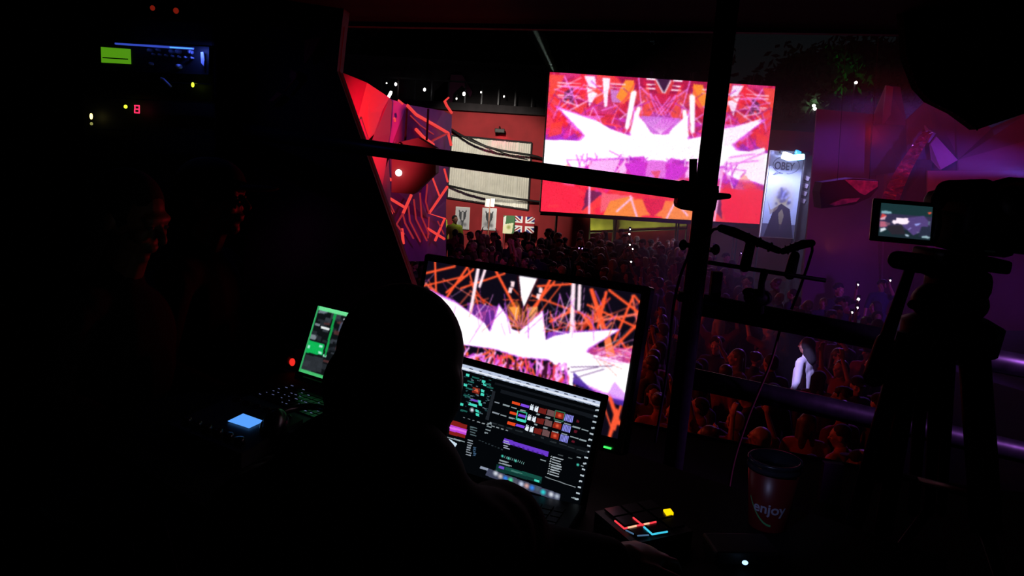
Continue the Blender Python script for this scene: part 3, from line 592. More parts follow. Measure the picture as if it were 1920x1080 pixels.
# yellow-green banner under the wall
t = empty('long_banner', at(1197, 420, 26.3), 'long yellow-green banner hanging beneath the big video wall', 'banner')
ym = mat('yellow_cloth', (.50, .48, .10), .85, noise=.25, scale=3, bump=.2)
poly_px([(1107, 404), (1150, 406), (1150, 434), (1107, 435)], 26.3, .03).done('banner_panel', ym, t); poly_px([(1152, 406), (1288, 413), (1287, 428), (1152, 434)], 26.3, .03).done('banner_panel', ym, t)
MB().tube([at(1151, 404, 26.25), at(1151, 436, 26.25)], .03, 8).done('seam_post', M['black'], t); MB().tube([at(1107, 436, 26.3), at(1288, 429, 26.3)], .03, 8).done('bottom_rail', M['black'], t)
mb = MB()
for x in (1107, 1151, 1288): q_ = at(x, 420, 26.36); mb.tube([(q_.x, 26.36, 0), (q_.x, 26.36, q_.z + .3)], .03, 8)
mb.done('support_posts', M['black'], t)
# OBEY banner
s = OB = Screen(tuple(at(1467, 366, 23.2)), .12, 0, .01, 1.0, 2.45, 60, 140); s.fill((165, 170, 195))
s.blob((.52, .54), .13, (150, 135, 95), 1, .20); s.blob((.52, .50), .075, (60, 55, 95), .9, .08); s.poly([(.30, .66), (.5, .60), (.78, .66), (.98, 1), (.08, 1)], (35, 22, 42)); s.poly([(.44, .72), (.54, .66), (.62, .74), (.55, .92)], (150, 135, 95), .7)
s.poly([(.05, .55), (.2, .68), (.42, .62), (.4, .66), (.2, .74)], (140, 120, 90), .7); s.rect(0, .84, 1, 1, (30, 20, 40), .6)
for k in range(24): s.blob((.3 + .45 * rng.random(), .42 + .2 * rng.random()), .02, [(50, 45, 90), (150, 150, 190)][k % 2], .5)
th = np.linspace(0, 2 * math.pi, 40)
for k in range(39):
    if 8 < k < 11: continue
    s.line((.50 + .40 * math.cos(th[k]), .15 + .10 * math.sin(th[k])), (.50 + .40 * math.cos(th[k + 1]), .15 + .10 * math.sin(th[k + 1])), .0045, (30, 28, 60))
s.line((.26, .235), (.14, .27), .0045, (30, 28, 60)); s.line((.14, .27), (.34, .245), .0045, (30, 28, 60))
t = empty('printed_banner', (at(1466, 440, 23.2).x, 23.2, 0), 'tall white banner reading OBEY in a speech bubble', 'banner')
cloth(s, 'banner_cloth', t); MB().box(Vector(s.c) - Vector(s.n * .05), (1.06, .05, 2.5), s.M).done('backing_frame', M['white'], t)
for sx in (-.5, .5): MB().tube([Vector(s.c + s.u * sx) + Vector((0, .1, 1.2)), (s.c[0] + s.u[0] * sx, s.c[1] + .2, 0)], .03, 8).done('stand_leg', M['steel'], t)
def text(name, body, s, u, v, size, m, parent, off=.01, narrow=1.0, bold=.012):
    cu = bpy.data.curves.new(name, 'FONT'); cu.body = body; cu.size = 1; cu.offset = bold; cu.extrude = .01; cu.align_x = 'CENTER'; cu.align_y = 'CENTER'
    o = bpy.data.objects.new('tmp', cu); COL.objects.link(o); dg = bpy.context.evaluated_depsgraph_get(); dg.update()
    me = bpy.data.meshes.new_from_object(o.evaluated_get(dg)); bpy.data.objects.remove(o); me.materials.clear()
    if s is None: return me
    P0 = s.P(u, v, off)
    for q_ in me.vertices: q_.co = P0 + Vector(s.u * q_.co.x * size * narrow + s.v * q_.co.y * size + s.n * q_.co.z * .3)
    me.name = name; return obj(name, me, m, parent)
text('lettering', 'OBEY', s, .44, .165, .31, mat('banner_ink', (.02, .018, .06), .8), t, .02, .78)
t = empty('flood_lamp', at(1485, 288, 22.4), 'dazzling white and blue floodlight cluster at the top of the OBEY banner', 'lamp')
p = at(1475, 293, 22.6); MB().box(p, (.26, .12, .20), Matrix.Rotation(.25, 3, 'Y'), .03).done('white_lens', glow('flood_white', (.9, .93, 1), 9), t)
p = at(1494, 295, 22.6); MB().box(p, (.42, .12, .16), Matrix.Rotation(-.15, 3, 'Y'), .03).done('blue_lens', glow('flood_blue', (.25, .75, 1), 5), t); MB().box(at(1496, 286, 22.65), (.17, .1, .12), Matrix.Rotation(.3, 3, 'Y'), .03).done('blue_lens', glow('flood_cyan', (.02, .42, .95), 1.6), t)
MB().box(at(1490, 286, 22.9), (.85, .08, .10), None, .02).done('housing', M['black'], t); MB().tube([at(1510, 287, 23.0), (at(1510, 287, 23.0).x, 23.0, 0)], .035, 8).done('stand_pole', M['steel'], t)
for k in range(4): 
    p = at(1512 - k * 2.5, 334 + k * 14, 23.2); tag(MB().box(p, (.16, .03, .12), Matrix.Rotation(.3, 3, 'Y')).done('pennant', mat('pennant_grey', (.22, .16, .2), .8)), ['topmost', 'second from top', 'third from top', 'lowest'][k] + ' small grey pennant on the dark post right of the OBEY banner', 'pennant', 'pennants beside the OBEY banner')
p = at(1508, 320, 23.4); tag(MB().box((p.x + .05, 23.3, 2.2), (.30, .14, 4.4)).done('dark_post', M['darkroof']), 'dark square post standing just right of the OBEY banner', 'post')

# trees
def tree(x, Y, h, rad, label, col, seed):
    r_ = random.Random(seed); t = empty('tree', (x, Y, 0), label, 'tree', 'trees behind the festival ground')
    mb = MB(); mb.tube([(x, Y, 0), (x + .1, Y, h * .35), (x - .1, Y + .1, h * .6)], [.22, .16, .08], 8)
    for k in range(6):
        a = r_.random() * 6.3; mb.tube([(x, Y, h * .35), (x + math.cos(a) * rad * .6, Y + math.sin(a) * rad * .4, h * (.6 + .25 * r_.random()))], [.1, .03], 6)
    mb.done('trunk', mat('bark', (.05, .035, .025), .9), t); mb = MB(); vs = []; fs = []
    blobs = [(x + (r_.random() - .5) * 1.5 * rad, Y + (r_.random() - .5) * rad, h * (.5 + .42 * r_.random()), rad * (.3 + .25 * r_.random())) for _ in range(16)]
    for bx, by, bz, br in blobs: mb.ell((bx, by, bz), (br * .62, br * .62, br * .62), None, 10, 8)
    for i in range(4200):
        bx, by, bz, br = blobs[i % 16]; d = Vector((r_.gauss(0, 1), r_.gauss(0, 1), r_.gauss(0, 1))).normalized() * br * (.6 + .45 * r_.random()); c = Vector((bx, by, bz)) + d
        a = Vector((r_.gauss(0, 1), r_.gauss(0, 1), r_.gauss(0, 1))).normalized() * .20; b = a.orthogonal().normalized() * .12; n = len(vs); vs += [c - a, c - b, c + a, c + b]; fs.append((n, n + 1, n + 2, n + 3))
    mb.verts(vs, fs).done('foliage', mat('leaves', col, .8), t)
tree(at(1600, 200, 31).x, 31, 8.3, 2.4, 'bushy tree lit green behind the right stage wing', (.03, .10, .03), 1)
tree(at(1500, 180, 33).x, 33, 9.0, 3.0, 'dark tree silhouetted right of the big video wall', (.02, .03, .02), 2)
tree(at(1680, 160, 34).x, 34, 9.4, 2.8, 'dark tree beside the black side drape', (.02, .03, .02), 3)
tree(at(1180, 150, 36).x, 36, 10.6, 4.0, 'broad dark tree behind the middle of the big video wall', (.03, .015, .015), 4)  # red glow on this tree put into its leaf colour
tree(at(1030, 150, 37).x, 37, 11.6, 4.0, 'dark tree behind the left corner of the big video wall', (.03, .015, .015), 5)  # leaves tinted to carry the same red glow
tree(at(780, 120, 36).x, 36, 10.6, 4.2, 'large dark tree rising behind the violet patterned panel', (.02, .03, .02), 6)
# night searchlight beam, shown by a cone of scatter added in its shape
a = at(1041, 139, 27); b = at(988, 25, 30); d = (b - a).normalized(); mb = MB(); mb.tube([a, b + d * 1.2], [.13, .42], 20); bo = mb.done('beam_scatter_cone')
vm = bpy.data.materials.new('beam_scatter'); vm.use_nodes = True; nt = vm.node_tree; nt.nodes.remove(nt.nodes['Principled BSDF']); v = nt.nodes.new('ShaderNodeVolumeScatter'); v.inputs['Density'].default_value = .14; v.inputs['Anisotropy'].default_value = .2
nt.links.new(v.outputs[0], nt.nodes['Material Output'].inputs['Volume']); bo.data.materials.append(vm); tag(bo, 'thin pale searchlight beam rising from the upper left corner of the video wall', 'light beam', kind='stuff')

# ------------------------------------------------------------------ left stage panels
def facets(mb, tris): 
    for tr in tris:
        a = [at(x, y, Y) for x, y, Y in tr]; mb.prism(a, (0, .02, 0))
rp = empty('red_facet_panel', (at(690, 480, 14).x, 14, 0), 'bright red faceted stage panel beside the dark booth wall', 'stage panel')
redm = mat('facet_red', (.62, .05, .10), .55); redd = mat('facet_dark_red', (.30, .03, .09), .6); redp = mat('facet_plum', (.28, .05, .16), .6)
def fp(pts, m): return poly_px([(x, y) for x, y, _ in pts], [q_ for _, _, q_ in pts], .05).done('facet', m, rp)
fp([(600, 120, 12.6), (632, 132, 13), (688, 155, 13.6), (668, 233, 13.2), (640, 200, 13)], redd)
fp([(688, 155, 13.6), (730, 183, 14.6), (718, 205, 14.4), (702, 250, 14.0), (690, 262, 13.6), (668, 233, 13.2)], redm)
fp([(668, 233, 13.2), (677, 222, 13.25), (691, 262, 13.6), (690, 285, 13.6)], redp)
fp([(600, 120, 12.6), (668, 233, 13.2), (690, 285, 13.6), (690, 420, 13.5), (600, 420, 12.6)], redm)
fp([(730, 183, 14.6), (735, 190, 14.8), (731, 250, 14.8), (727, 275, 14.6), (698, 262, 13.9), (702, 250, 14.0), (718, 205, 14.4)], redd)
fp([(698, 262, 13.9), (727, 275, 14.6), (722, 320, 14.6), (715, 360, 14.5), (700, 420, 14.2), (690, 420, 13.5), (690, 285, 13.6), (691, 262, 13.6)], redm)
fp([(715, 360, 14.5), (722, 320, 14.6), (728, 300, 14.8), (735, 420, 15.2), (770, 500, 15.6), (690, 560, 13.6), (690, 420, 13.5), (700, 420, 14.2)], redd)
vp = empty('violet_patterned_panel', (at(790, 470, 17.5).x, 17.5, 0), 'violet faceted stage panel crossed by glowing red lines', 'stage panel')
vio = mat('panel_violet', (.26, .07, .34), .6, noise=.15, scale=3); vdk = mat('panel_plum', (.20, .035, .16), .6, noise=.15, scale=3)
def vf(pts, m): return poly_px([(x, y) for x, y, _ in pts], [q_ for _, _, q_ in pts], .05).done('facet', m, vp)
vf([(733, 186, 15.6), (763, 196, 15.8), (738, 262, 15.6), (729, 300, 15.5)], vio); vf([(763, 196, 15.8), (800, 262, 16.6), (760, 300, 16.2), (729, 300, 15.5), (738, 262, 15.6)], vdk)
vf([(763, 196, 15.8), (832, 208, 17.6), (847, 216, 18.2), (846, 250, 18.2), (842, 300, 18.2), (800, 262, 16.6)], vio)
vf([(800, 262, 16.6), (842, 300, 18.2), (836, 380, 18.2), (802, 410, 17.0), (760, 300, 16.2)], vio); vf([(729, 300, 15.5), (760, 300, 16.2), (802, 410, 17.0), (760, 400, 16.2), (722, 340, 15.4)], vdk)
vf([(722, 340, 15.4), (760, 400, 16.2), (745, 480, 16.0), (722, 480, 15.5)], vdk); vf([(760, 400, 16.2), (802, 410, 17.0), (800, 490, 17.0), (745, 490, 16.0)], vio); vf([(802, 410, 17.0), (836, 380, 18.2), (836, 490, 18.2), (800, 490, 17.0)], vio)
glr = glow('red_projected_line', (1, .06, .05), .85); gld = glow('dim_projected_line', (1, .05, .07), .32)  # lines of projected red light, built as thin glowing tubes
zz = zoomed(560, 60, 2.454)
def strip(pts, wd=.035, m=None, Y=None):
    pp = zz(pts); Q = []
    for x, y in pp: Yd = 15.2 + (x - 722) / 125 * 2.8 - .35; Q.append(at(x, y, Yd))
    MB().tube(Q, wd, 6).done('projected_line', m or glr, vp)
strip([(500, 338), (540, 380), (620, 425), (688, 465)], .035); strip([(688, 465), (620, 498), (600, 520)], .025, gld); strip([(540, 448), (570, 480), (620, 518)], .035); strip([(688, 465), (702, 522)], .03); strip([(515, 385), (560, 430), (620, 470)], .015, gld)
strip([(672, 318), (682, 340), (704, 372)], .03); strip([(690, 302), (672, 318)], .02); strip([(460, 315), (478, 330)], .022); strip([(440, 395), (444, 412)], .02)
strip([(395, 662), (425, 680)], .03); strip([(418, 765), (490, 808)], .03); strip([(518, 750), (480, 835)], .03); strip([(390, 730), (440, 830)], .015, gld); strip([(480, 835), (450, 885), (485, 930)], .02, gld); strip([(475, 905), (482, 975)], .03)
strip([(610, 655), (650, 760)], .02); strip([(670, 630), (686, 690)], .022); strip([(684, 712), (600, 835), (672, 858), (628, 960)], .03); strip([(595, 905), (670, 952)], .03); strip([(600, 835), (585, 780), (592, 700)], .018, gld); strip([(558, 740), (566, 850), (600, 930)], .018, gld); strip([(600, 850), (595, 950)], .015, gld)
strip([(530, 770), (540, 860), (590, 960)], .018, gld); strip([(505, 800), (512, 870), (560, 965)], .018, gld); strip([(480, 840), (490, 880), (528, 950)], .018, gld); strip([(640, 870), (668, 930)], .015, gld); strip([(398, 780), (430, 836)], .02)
bx = empty('hexagonal_stage_box', at(775, 320, 13), 'dark red hexagonal box with one glowing red lamp on its side', 'stage box')
poly_px([(735, 270), (784, 258), (817, 278), (817, 325), (776, 364), (734, 361)], 13, .5).done('box_body', mat('box_red', (.018, .005, .004), .7, noise=.2, scale=6), bx)
MB().ell(at(747.5, 324, 12.95), (.055, .03, .055), None, 16, 10).done('lamp_lens', glow('red_lamp_lens', (1, .45, .45), 7), bx, True); poly_px([(746, 271), (749, 268), (754, 272), (750, 277)], 12.9, .1).done('mounting_clip', M['black'], bx)
for sx in (760, 800): MB().tube([at(sx, 262, 13.25), at(sx + 3, 205, 13.6)], .02, 6).done('hanging_strap', M['black'], bx)
l = bpy.data.lights.new('box_lamp', 'POINT'); l.color = (1, .06, .03); l.energy = 3; l.shadow_soft_size = .05; o = bpy.data.objects.new('box_lamp', l); COL.objects.link(o); o.location = at(747, 324, 12.75)

# ------------------------------------------------------------------ right stage wing
rw = empty('right_stage_wing', (at(1750, 560, 18).x, 18, 0), 'huge faceted stage wing hazed dark red and violet at the right', 'stage panel')
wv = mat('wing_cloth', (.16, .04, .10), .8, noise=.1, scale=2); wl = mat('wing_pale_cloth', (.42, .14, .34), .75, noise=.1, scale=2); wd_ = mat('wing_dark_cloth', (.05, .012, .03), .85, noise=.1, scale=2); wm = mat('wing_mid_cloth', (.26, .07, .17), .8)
def wf(pts, m, nm='facet'): return poly_px([(x, y) for x, y, _ in pts], [q_ for _, _, q_ in pts], .06).done(nm, m, rw)
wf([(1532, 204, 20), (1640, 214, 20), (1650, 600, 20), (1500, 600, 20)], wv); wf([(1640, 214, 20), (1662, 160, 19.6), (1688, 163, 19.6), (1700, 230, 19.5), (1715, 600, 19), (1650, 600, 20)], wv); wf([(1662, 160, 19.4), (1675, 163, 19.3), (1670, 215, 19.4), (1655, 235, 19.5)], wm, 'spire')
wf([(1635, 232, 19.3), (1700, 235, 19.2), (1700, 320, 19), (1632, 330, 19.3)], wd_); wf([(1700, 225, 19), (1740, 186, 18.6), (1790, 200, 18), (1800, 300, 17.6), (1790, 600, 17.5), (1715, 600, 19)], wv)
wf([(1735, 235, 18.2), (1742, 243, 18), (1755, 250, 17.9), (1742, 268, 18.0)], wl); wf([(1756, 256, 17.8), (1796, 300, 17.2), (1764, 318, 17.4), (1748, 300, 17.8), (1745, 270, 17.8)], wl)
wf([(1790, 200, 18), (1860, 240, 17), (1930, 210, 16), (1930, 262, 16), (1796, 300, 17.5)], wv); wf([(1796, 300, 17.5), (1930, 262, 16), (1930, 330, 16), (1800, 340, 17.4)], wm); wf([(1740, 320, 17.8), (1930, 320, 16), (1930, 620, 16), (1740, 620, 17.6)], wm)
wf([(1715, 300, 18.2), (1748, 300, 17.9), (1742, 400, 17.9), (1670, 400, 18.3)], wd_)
# crinkled strip
mb = MB(); vs = []; N = 34
for k in range(N + 1):
    u = k / N; x = 1741 - 72 * u - 6 * math.sin(u * 3); y = 246 + 130 * u; wpx = 9 + 8 * u
    for j in range(5): vs.append(at(x + (j / 4 - .5) * 2 * wpx, y + (j - 2) * 1.2, 17.2 + .10 * rng.standard_normal()))
mb.verts(vs, [(5 * k + j, 5 * k + j + 1, 5 * k + j + 6, 5 * k + j + 5) for k in range(N) for j in range(4)]).done('crinkled_ribbon', mat('ribbon_foil', (.55, .07, .10), .35, .3), rw)
fl = empty('hanging_dark_polygon', at(1595, 360, 15.5), 'dark floating polygon prop with pink crinkled facets, above violet haze', 'stage box')
poly_px([(1542, 342), (1600, 334), (1648, 338), (1647, 352), (1632, 370), (1600, 384), (1540, 391), (1537, 360)], 15.5, .4).done('prop_body', mat('prop_dark', (.05, .006, .008), .8), fl)
pkm = mat('prop_pink_foil', (.60, .12, .20), .4, .2, noise=.5, scale=9, bump=.6)
poly_px([(1584, 337), (1646, 340), (1646, 350), (1622, 366), (1612, 362)], 15.4, .06).done('upper_facet', pkm, fl); poly_px([(1556, 383), (1580, 373), (1613, 371), (1606, 378), (1566, 386)], 15.4, .06).done('lower_facet', pkm, fl)
for sx in (1570, 1630): MB().tube([at(sx, 338, 15.6), at(sx + 25, -60, 15.6)], .005, 6).done('hanging_wire', M['black'], fl)

# ------------------------------------------------------------------ haze over the crowd
hz = MB().box((11.6, 16.7, 2.9), (19.2, 15.9, 5.8)).done('stage_haze')
vm = bpy.data.materials.new('haze'); vm.use_nodes = True; nt = vm.node_tree; nt.nodes.remove(nt.nodes['Principled BSDF']); v = nt.nodes.new('ShaderNodeVolumeScatter'); v.inputs['Density'].default_value = .014; v.inputs['Anisotropy'].default_value = .1
nt.links.new(v.outputs[0], nt.nodes['Material Output'].inputs['Volume']); hz.data.materials.append(vm); tag(hz, 'violet lit stage haze hanging over the right half of the crowd', 'haze', kind='stuff')

# ------------------------------------------------------------------ the booth
zc0, zc1 = at(780, 42, 3.3), at(1690, 56, 3.3); sl = (zc1.z - zc0.z) / (zc1.x - zc0.x); zf = lambda x: zc0.z + (x - zc0.x) * sl
tag(MB().prism([(-3.2, 3.3, zf(-3.2)), (3.8, 3.3, zf(3.8)), (3.8, -1.5, zf(3.8)), (-3.2, -1.5, zf(-3.2))], (0, 0, .12)).done('ceiling', M['blackcloth']), kind='structure')
tag(MB().prism([(-3.2, 3.32, zf(-3.2) - .015), (3.8, 3.32, zf(3.8) - .015), (3.8, 3.32, zf(3.8) + .5), (-3.2, 3.32, zf(-3.2) + .5)], (0, .05, 0)).done('trim_2', mat('canopy_edge', (.10, .02, .05), .7)), kind='structure')
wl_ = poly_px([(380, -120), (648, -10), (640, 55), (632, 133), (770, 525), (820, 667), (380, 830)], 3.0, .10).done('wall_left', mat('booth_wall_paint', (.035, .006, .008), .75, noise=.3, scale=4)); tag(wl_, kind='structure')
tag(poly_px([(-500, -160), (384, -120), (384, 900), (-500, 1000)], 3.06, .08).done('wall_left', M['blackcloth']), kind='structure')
ed = empty('wall_rim_light', at(770, 525, 3.0), 'red rim light on the open edge of the dark booth wall, shaped as thin tubes', 'trim')
MB().tube([at(642, 50, 3.04), at(633, 133, 3.04)], .009, 8).done('upper_rim', mat('rim_light_red', (.35, .03, .03), .5), ed); MB().tube([at(633, 133, 3.04), at(770, 525, 3.04), at(820, 667, 3.04)], .009, 8).done('lower_rim', mat('rim_light_red2', (.55, .05, .07), .5), ed)  # red light along the wall's edge put into the tubes' colour
fr = mat('red_fabric', (.40, .02, .04), .7, bump=.4, scale=12)
for pts, lb in (([(572, 75), (600, 70), (588, 96), (572, 118), (570, 110)], 'upper small red fabric fold on the dark booth wall'), ([(545, 130), (556, 137), (555, 146), (540, 162), (532, 172), (548, 150), (543, 145)], 'middle small red fabric fold on the dark booth wall'),
                ([(520, 172), (528, 176), (512, 190), (503, 190)], 'lowest faint red fabric fold on the dark booth wall'), ([(400, 47), (408, 47), (417, 95), (410, 97)], 'narrow red cloth strip hanging beside the equipment rack')):
    tag(poly_px(pts, 2.96, .015).done('fabric_fold', fr), lb, 'fabric', 'red fabric folds on the booth wall')
# side drape, gathered, with an eyelet edge
dr = empty('side_drape', at(1830, 200, 2.9), 'black gathered drape with a beaded edge hanging in the upper right corner', 'drape')
poly_px([(1668, -60), (1690, 0), (1697, 55), (1700, 108), (1722, 165), (1745, 190), (1790, 212), (1832, 243), (1870, 230), (1990, 190), (1990, -80)], 2.9, .05).done('cloth', M['blackcloth'], dr)
mb = MB()
for i in range(16):
    u = i / 15; pts = [(1700, 108), (1722, 165), (1745, 190), (1790, 212), (1832, 243)]; k = min(int(u * 4), 3); f_ = u * 4 - k; mb.ell(at(pts[k][0] + (pts[k + 1][0] - pts[k][0]) * f_, pts[k][1] + (pts[k + 1][1] - pts[k][1]) * f_, 2.9), (.004, .004, .004), None, 8, 6)
mb.done('eyelet_edge', mat('eyelet_metal', (.35, .2, .3), .3, .5), dr, True)
mb = MB()
for pts in ([(1836, 236), (1880, 215), (1930, 190)], [(1858, 186), (1885, 155), (1925, 140)]): mb.tube([at(x, y, 2.86) for x, y in pts], .006, 6)
mb.done('fold_seam', M['blackcloth'], dr, True)
# red canopy lamps
rl = glow('red_indicator', (1, .05, .02), .16)
for x, y, Y, r_, lb in ((1300, 12, 3.0, .016, 'dull red lamp under the canopy left of the scaffold pole'), (286, 15, 2.8, .008, 'left one of two faint red lamps above the equipment rack'), (330, 20, 2.8, .009, 'right one of two faint red lamps above the equipment rack')):
    p = at(x, y, Y); t = empty('canopy_lamp', p, lb, 'lamp', 'red lamps under the canopy'); MB().ell(p, (r_, r_, r_ * 1.1), None, 12, 8).done('bulb', rl, t, True); MB().tube([p + Vector((0, 0, r_)), (p.x, p.y, zf(p.x))], .004, 6).done('cord', M['black'], t)

# scaffold
pl = empty('scaffold_pole', (.565, 2.45, 2.75), 'upright black scaffold pole in front of the big video wall', 'pole')
MB().tube([(.584, 2.45, 4.78), (.551, 2.45, 2.75)], .0325, 24).done('tube', M['steel'], pl, True); MB().lathe((.551, 2.45, 2.75), [(.08, 0), (.08, .008), (.04, .012)], 20).done('base_plate', M['steel'], pl)
pp = empty('horizontal_scaffold_tube', at(1320, 364, 2.38), 'long black scaffold tube crossing from the dark wall to the upright pole', 'pole')
MB().tube([at(440, 243, 2.93), at(1345, 366, 2.38)], .027, 24).done('tube', M['steel'], pp, True); MB().caps(at(1340, 368, 2.37), at(1366, 368, 2.37), .012, .008).done('end_spigot', M['black'], pp, True)
cp = empty('scaffold_coupler', at(1305, 368, 2.38), 'black swivel coupler with upright bolt joining tube and pole', 'coupler')
MB().box(at(1305, 369, 2.385), (.115, .085, .085), Matrix.Rotation(.1, 3, 'Y'), .015).done('clamp_body', M['black'], cp)
MB().tube([at(1300, 298, 2.36), at(1299, 345, 2.36)], .0115, 12).done('clamp_bolt', M['black'], cp); MB().caps(at(1298, 375, 2.35), at(1297, 391, 2.35), .014, .007).done('clamp_nut', M['black'], cp, True)
for x0, x1, y, lb in ((1276, 1305, 459, 'round black knob sticking out left of the upright pole'), (1325, 1342, 468, 'small black knob sticking out right of the upright pole')):
    MBk = MB(); MBk.tube([at(x0 + 6, y, 2.45), at(x1, y + 2, 2.45)], .008, 10); MBk.ell(at(x0 if x0 < 1300 else x1, y, 2.45) + Vector((.008 if x0 < 1300 else 0, 0, 0)), (.013, .013, .017)); tag(MBk.done('clamp_knob', M['black'], None, True), lb, 'knob', 'knobs on the upright pole')
r1 = empty('guard_rail', at(1500, 590, 2.55), 'upper black guard rail right of the pole, violet sheen at its far end', 'rail', 'guard rails')
MB().tube([at(1296, 568, 2.55), at(2300, 759, 2.33)], .037, 20).done('tube', M['steel'], r1, True)
r2 = empty('guard_rail', at(1500, 755, 2.55), 'lower black guard rail behind the tripod legs, violet sheen on its right', 'rail', 'guard rails')
MB().tube([at(1270, 704, 2.58), at(1550, 764, 2.58), at(1960, 858, 2.5), at(2400, 959, 2.43)], .036, 20).done('tube', M['steel'], r2, True)
t = tag(MB().tube([(e1.x, e1.y, 2.74), (e2.x, e2.y, 2.74)], .016, 10).done('deck_edge_bead', mat('deck_edge', (.12, .02, .02), .6)), 'thin red lit edge strip of the stage deck behind the cup', 'trim')
yb = atz(1555, 946, 2.75).y; pk = poly_px([(1546, 868), (1583, 872), (1574, 952), (1536, 940)], yb, .03).done('lit_deck_patch', mat('violet_lit_patch', (.12, .04, .12), .7)); tag(pk, 'violet panel standing in for a violet lit patch of deck right of the cup', 'board')  # violet light on the deck put into an upright coloured panel

# microphones on a stereo bar
bar = empty('stereo_mic_bar', at(1435, 510, 2.4), 'black stereo bar with two upright mic clips clamped behind the pole', 'stand')
MB().tube([at(1328, 492, 2.4), at(1548, 526, 2.36)], .0065, 12).done('bar', M['black'], bar, True); MB().tube([at(1434, 508, 2.38), at(1428, 530, 2.4), at(1424, 585, 2.45)], [.012, .010, .014], 12).done('stand_rod', M['black'], bar, True)
MB().ell(at(1421, 558, 2.44), (.045, .03, .028)).ell(at(1405, 548, 2.43), (.022, .02, .014)).done('rod_clamp', M['black'], bar, True)
for a, b in (((1407, 458), (1397, 500)), ((1490, 480), (1481, 514))):
    MB().caps(at(*a, 2.39), at(*b, 2.39), .015, .017, 16).done('mic_clip', M['black'], bar, True)
def mic(name, lb, p0, p1, p2, Y, r0, r1, cab):
    t = empty(name, at(*p1, Y), lb, 'microphone', 'microphones on the stereo bar')
    MB().caps(at(*p0, Y), at(*p1, Y), r0 * .8, r0, 18).caps(at(*p1, Y), at(*p2, Y), r0, r1, 18).done('body', M['blackgloss'], t, True)
    for k in (.3, .55, .8): 
        a = at(*p1, Y).lerp(at(*p2, Y), k); b = at(*p1, Y).lerp(at(*p2, Y), k + .02); MB().tube([a, b], max(r0, r1) * 1.04, 18).done('collar_ring', M['black'], t, True)
    MB().caps(at(*p2, Y).lerp(at(*p1, Y), .12), at(*p2, Y), r1 * 1.02, r1 * .95, 18).done('grille', mat('mic_grille', (.25, .06, .05), .35, .8), t, True)
    MB().tube([at(x, y, Y) for x, y in cab], .0045, 8).done('cable', M['black'], t, True); return t
mic('pencil_microphone', 'longer black pencil microphone on the bar, nearest the scaffold pole', (1352, 428), (1375, 435), (1460, 470), 2.39, .015, .010, [(1352, 428), (1338, 430), (1326, 445), (1318, 470), (1300, 520)])
mic('pencil_microphone', 'shorter black pencil microphone on the right end of the bar, cable looping down', (1522, 456), (1505, 458), (1468, 471), 2.39, .014, .010, [(1522, 456), (1523, 470), (1514, 500), (1500, 540), (1484, 580)])
cable('hanging_cable', [(1300, 440, 2.4), (1290, 480, 2.4), (1275, 520, 2.4), (1262, 580, 2.4), (1250, 700, 2.4), (1228, 830, 2.4)], .0045, 'black cable running down beside the left of the scaffold pole')
cable('hanging_cable', [(1462, 620, 2.52), (1445, 680, 2.52), (1420, 740, 2.52), (1400, 790, 2.52), (1375, 870, 2.52), (1360, 960, 2.52)], .0045, 'thin cable slanting down from the upper to the lower guard rail', mat('cable_red', (.08, .02, .02), .5))
MBk = MB().box(at(1285, 556, 2.42), (.05, .04, .03), None, .006).tube([at(1270, 558, 2.41), at(1300, 556, 2.41)], .007, 8); tag(MBk.done('cable_clamp', M['black']), 'small black cable clamp on the left of the scaffold pole', 'clamp')
tag(MB().box(at(1342, 535, 2.5), (.034, .03, .09), None, .004).done('junction_box', M['black']), 'small black box standing on the upper guard rail by the pole', 'box')

# ------------------------------------------------------------------ table and things on it
TZ = 3.54
T2 = Vector(atz(397, 960, TZ)); T1 = Vector(atz(193, 833, TZ)); du = (T2 - T1).normalized(); dn = Vector((-du.y, du.x, 0)); dn = dn if dn.y > 0 else -dn
A = T2 - du * .62; B = T2 + du * 1.0; c_ = A + dn * .8; d_ = B + dn * .8
tb = empty('work_table', ((A + B + c_ + d_) / 4).to_tuple()[:2] + (2.75,), 'long black table carrying the laptops, monitor and red cup', 'table')
MB().prism([A, B, d_, c_], (0, 0, -.03)).done('tabletop', M['table'], tb)
for p in (A + du * .06 + dn * .06, B - du * .06 + dn * .06, c_ + du * .06 - dn * .06, d_ - du * .06 - dn * .06): MB().tube([(p.x, p.y, TZ - .03), (p.x, p.y, 2.75)], .02, 12).done('leg', M['steel'], tb)

def rot_z(a): return Matrix.Rotation(a, 3, 'Z')
# monitor
s = E2; p = s.P(.5, 1.0); t = empty('desktop_monitor', (p.x, p.y + .07, TZ), 'wide black desktop monitor showing orange lines and a white starburst', 'monitor')
MB().box(Vector(s.c) - Vector(s.n) * .018 - Vector(s.v) * .008, (s.w + .032, .034, s.h + .050), s.M, .006).done('housing', M['blackgloss'], t); s.build('display', t, 1.15, grain=.05, off=.0015)
MB().box(s.P(.967, 1.075, .003), (.016, .003, .0035), s.M).done('power_light', glow('green_led', (.05, 1, .12), 1.5), t)
bk_ = Vector((.5, .866, 0)); q_ = s.P(.5, .8) - Vector(s.n) * .06
MB().tube([q_, Vector((q_.x + .02, q_.y + .03, TZ + .012))], .02, 16).done('stand_neck', M['black'], t, True); MB().lathe((q_.x + .02, q_.y + .03, TZ), [(.12, 0), (.12, .006), (.09, .012), (.03, .014)], 36).done('stand_foot', M['black'], t, True)
MB().box(s.P(.5, -.022, .002), (.018, .001, .004), s.M).done('maker_mark', mat('grey_print', (.12, .12, .12), .4), t)
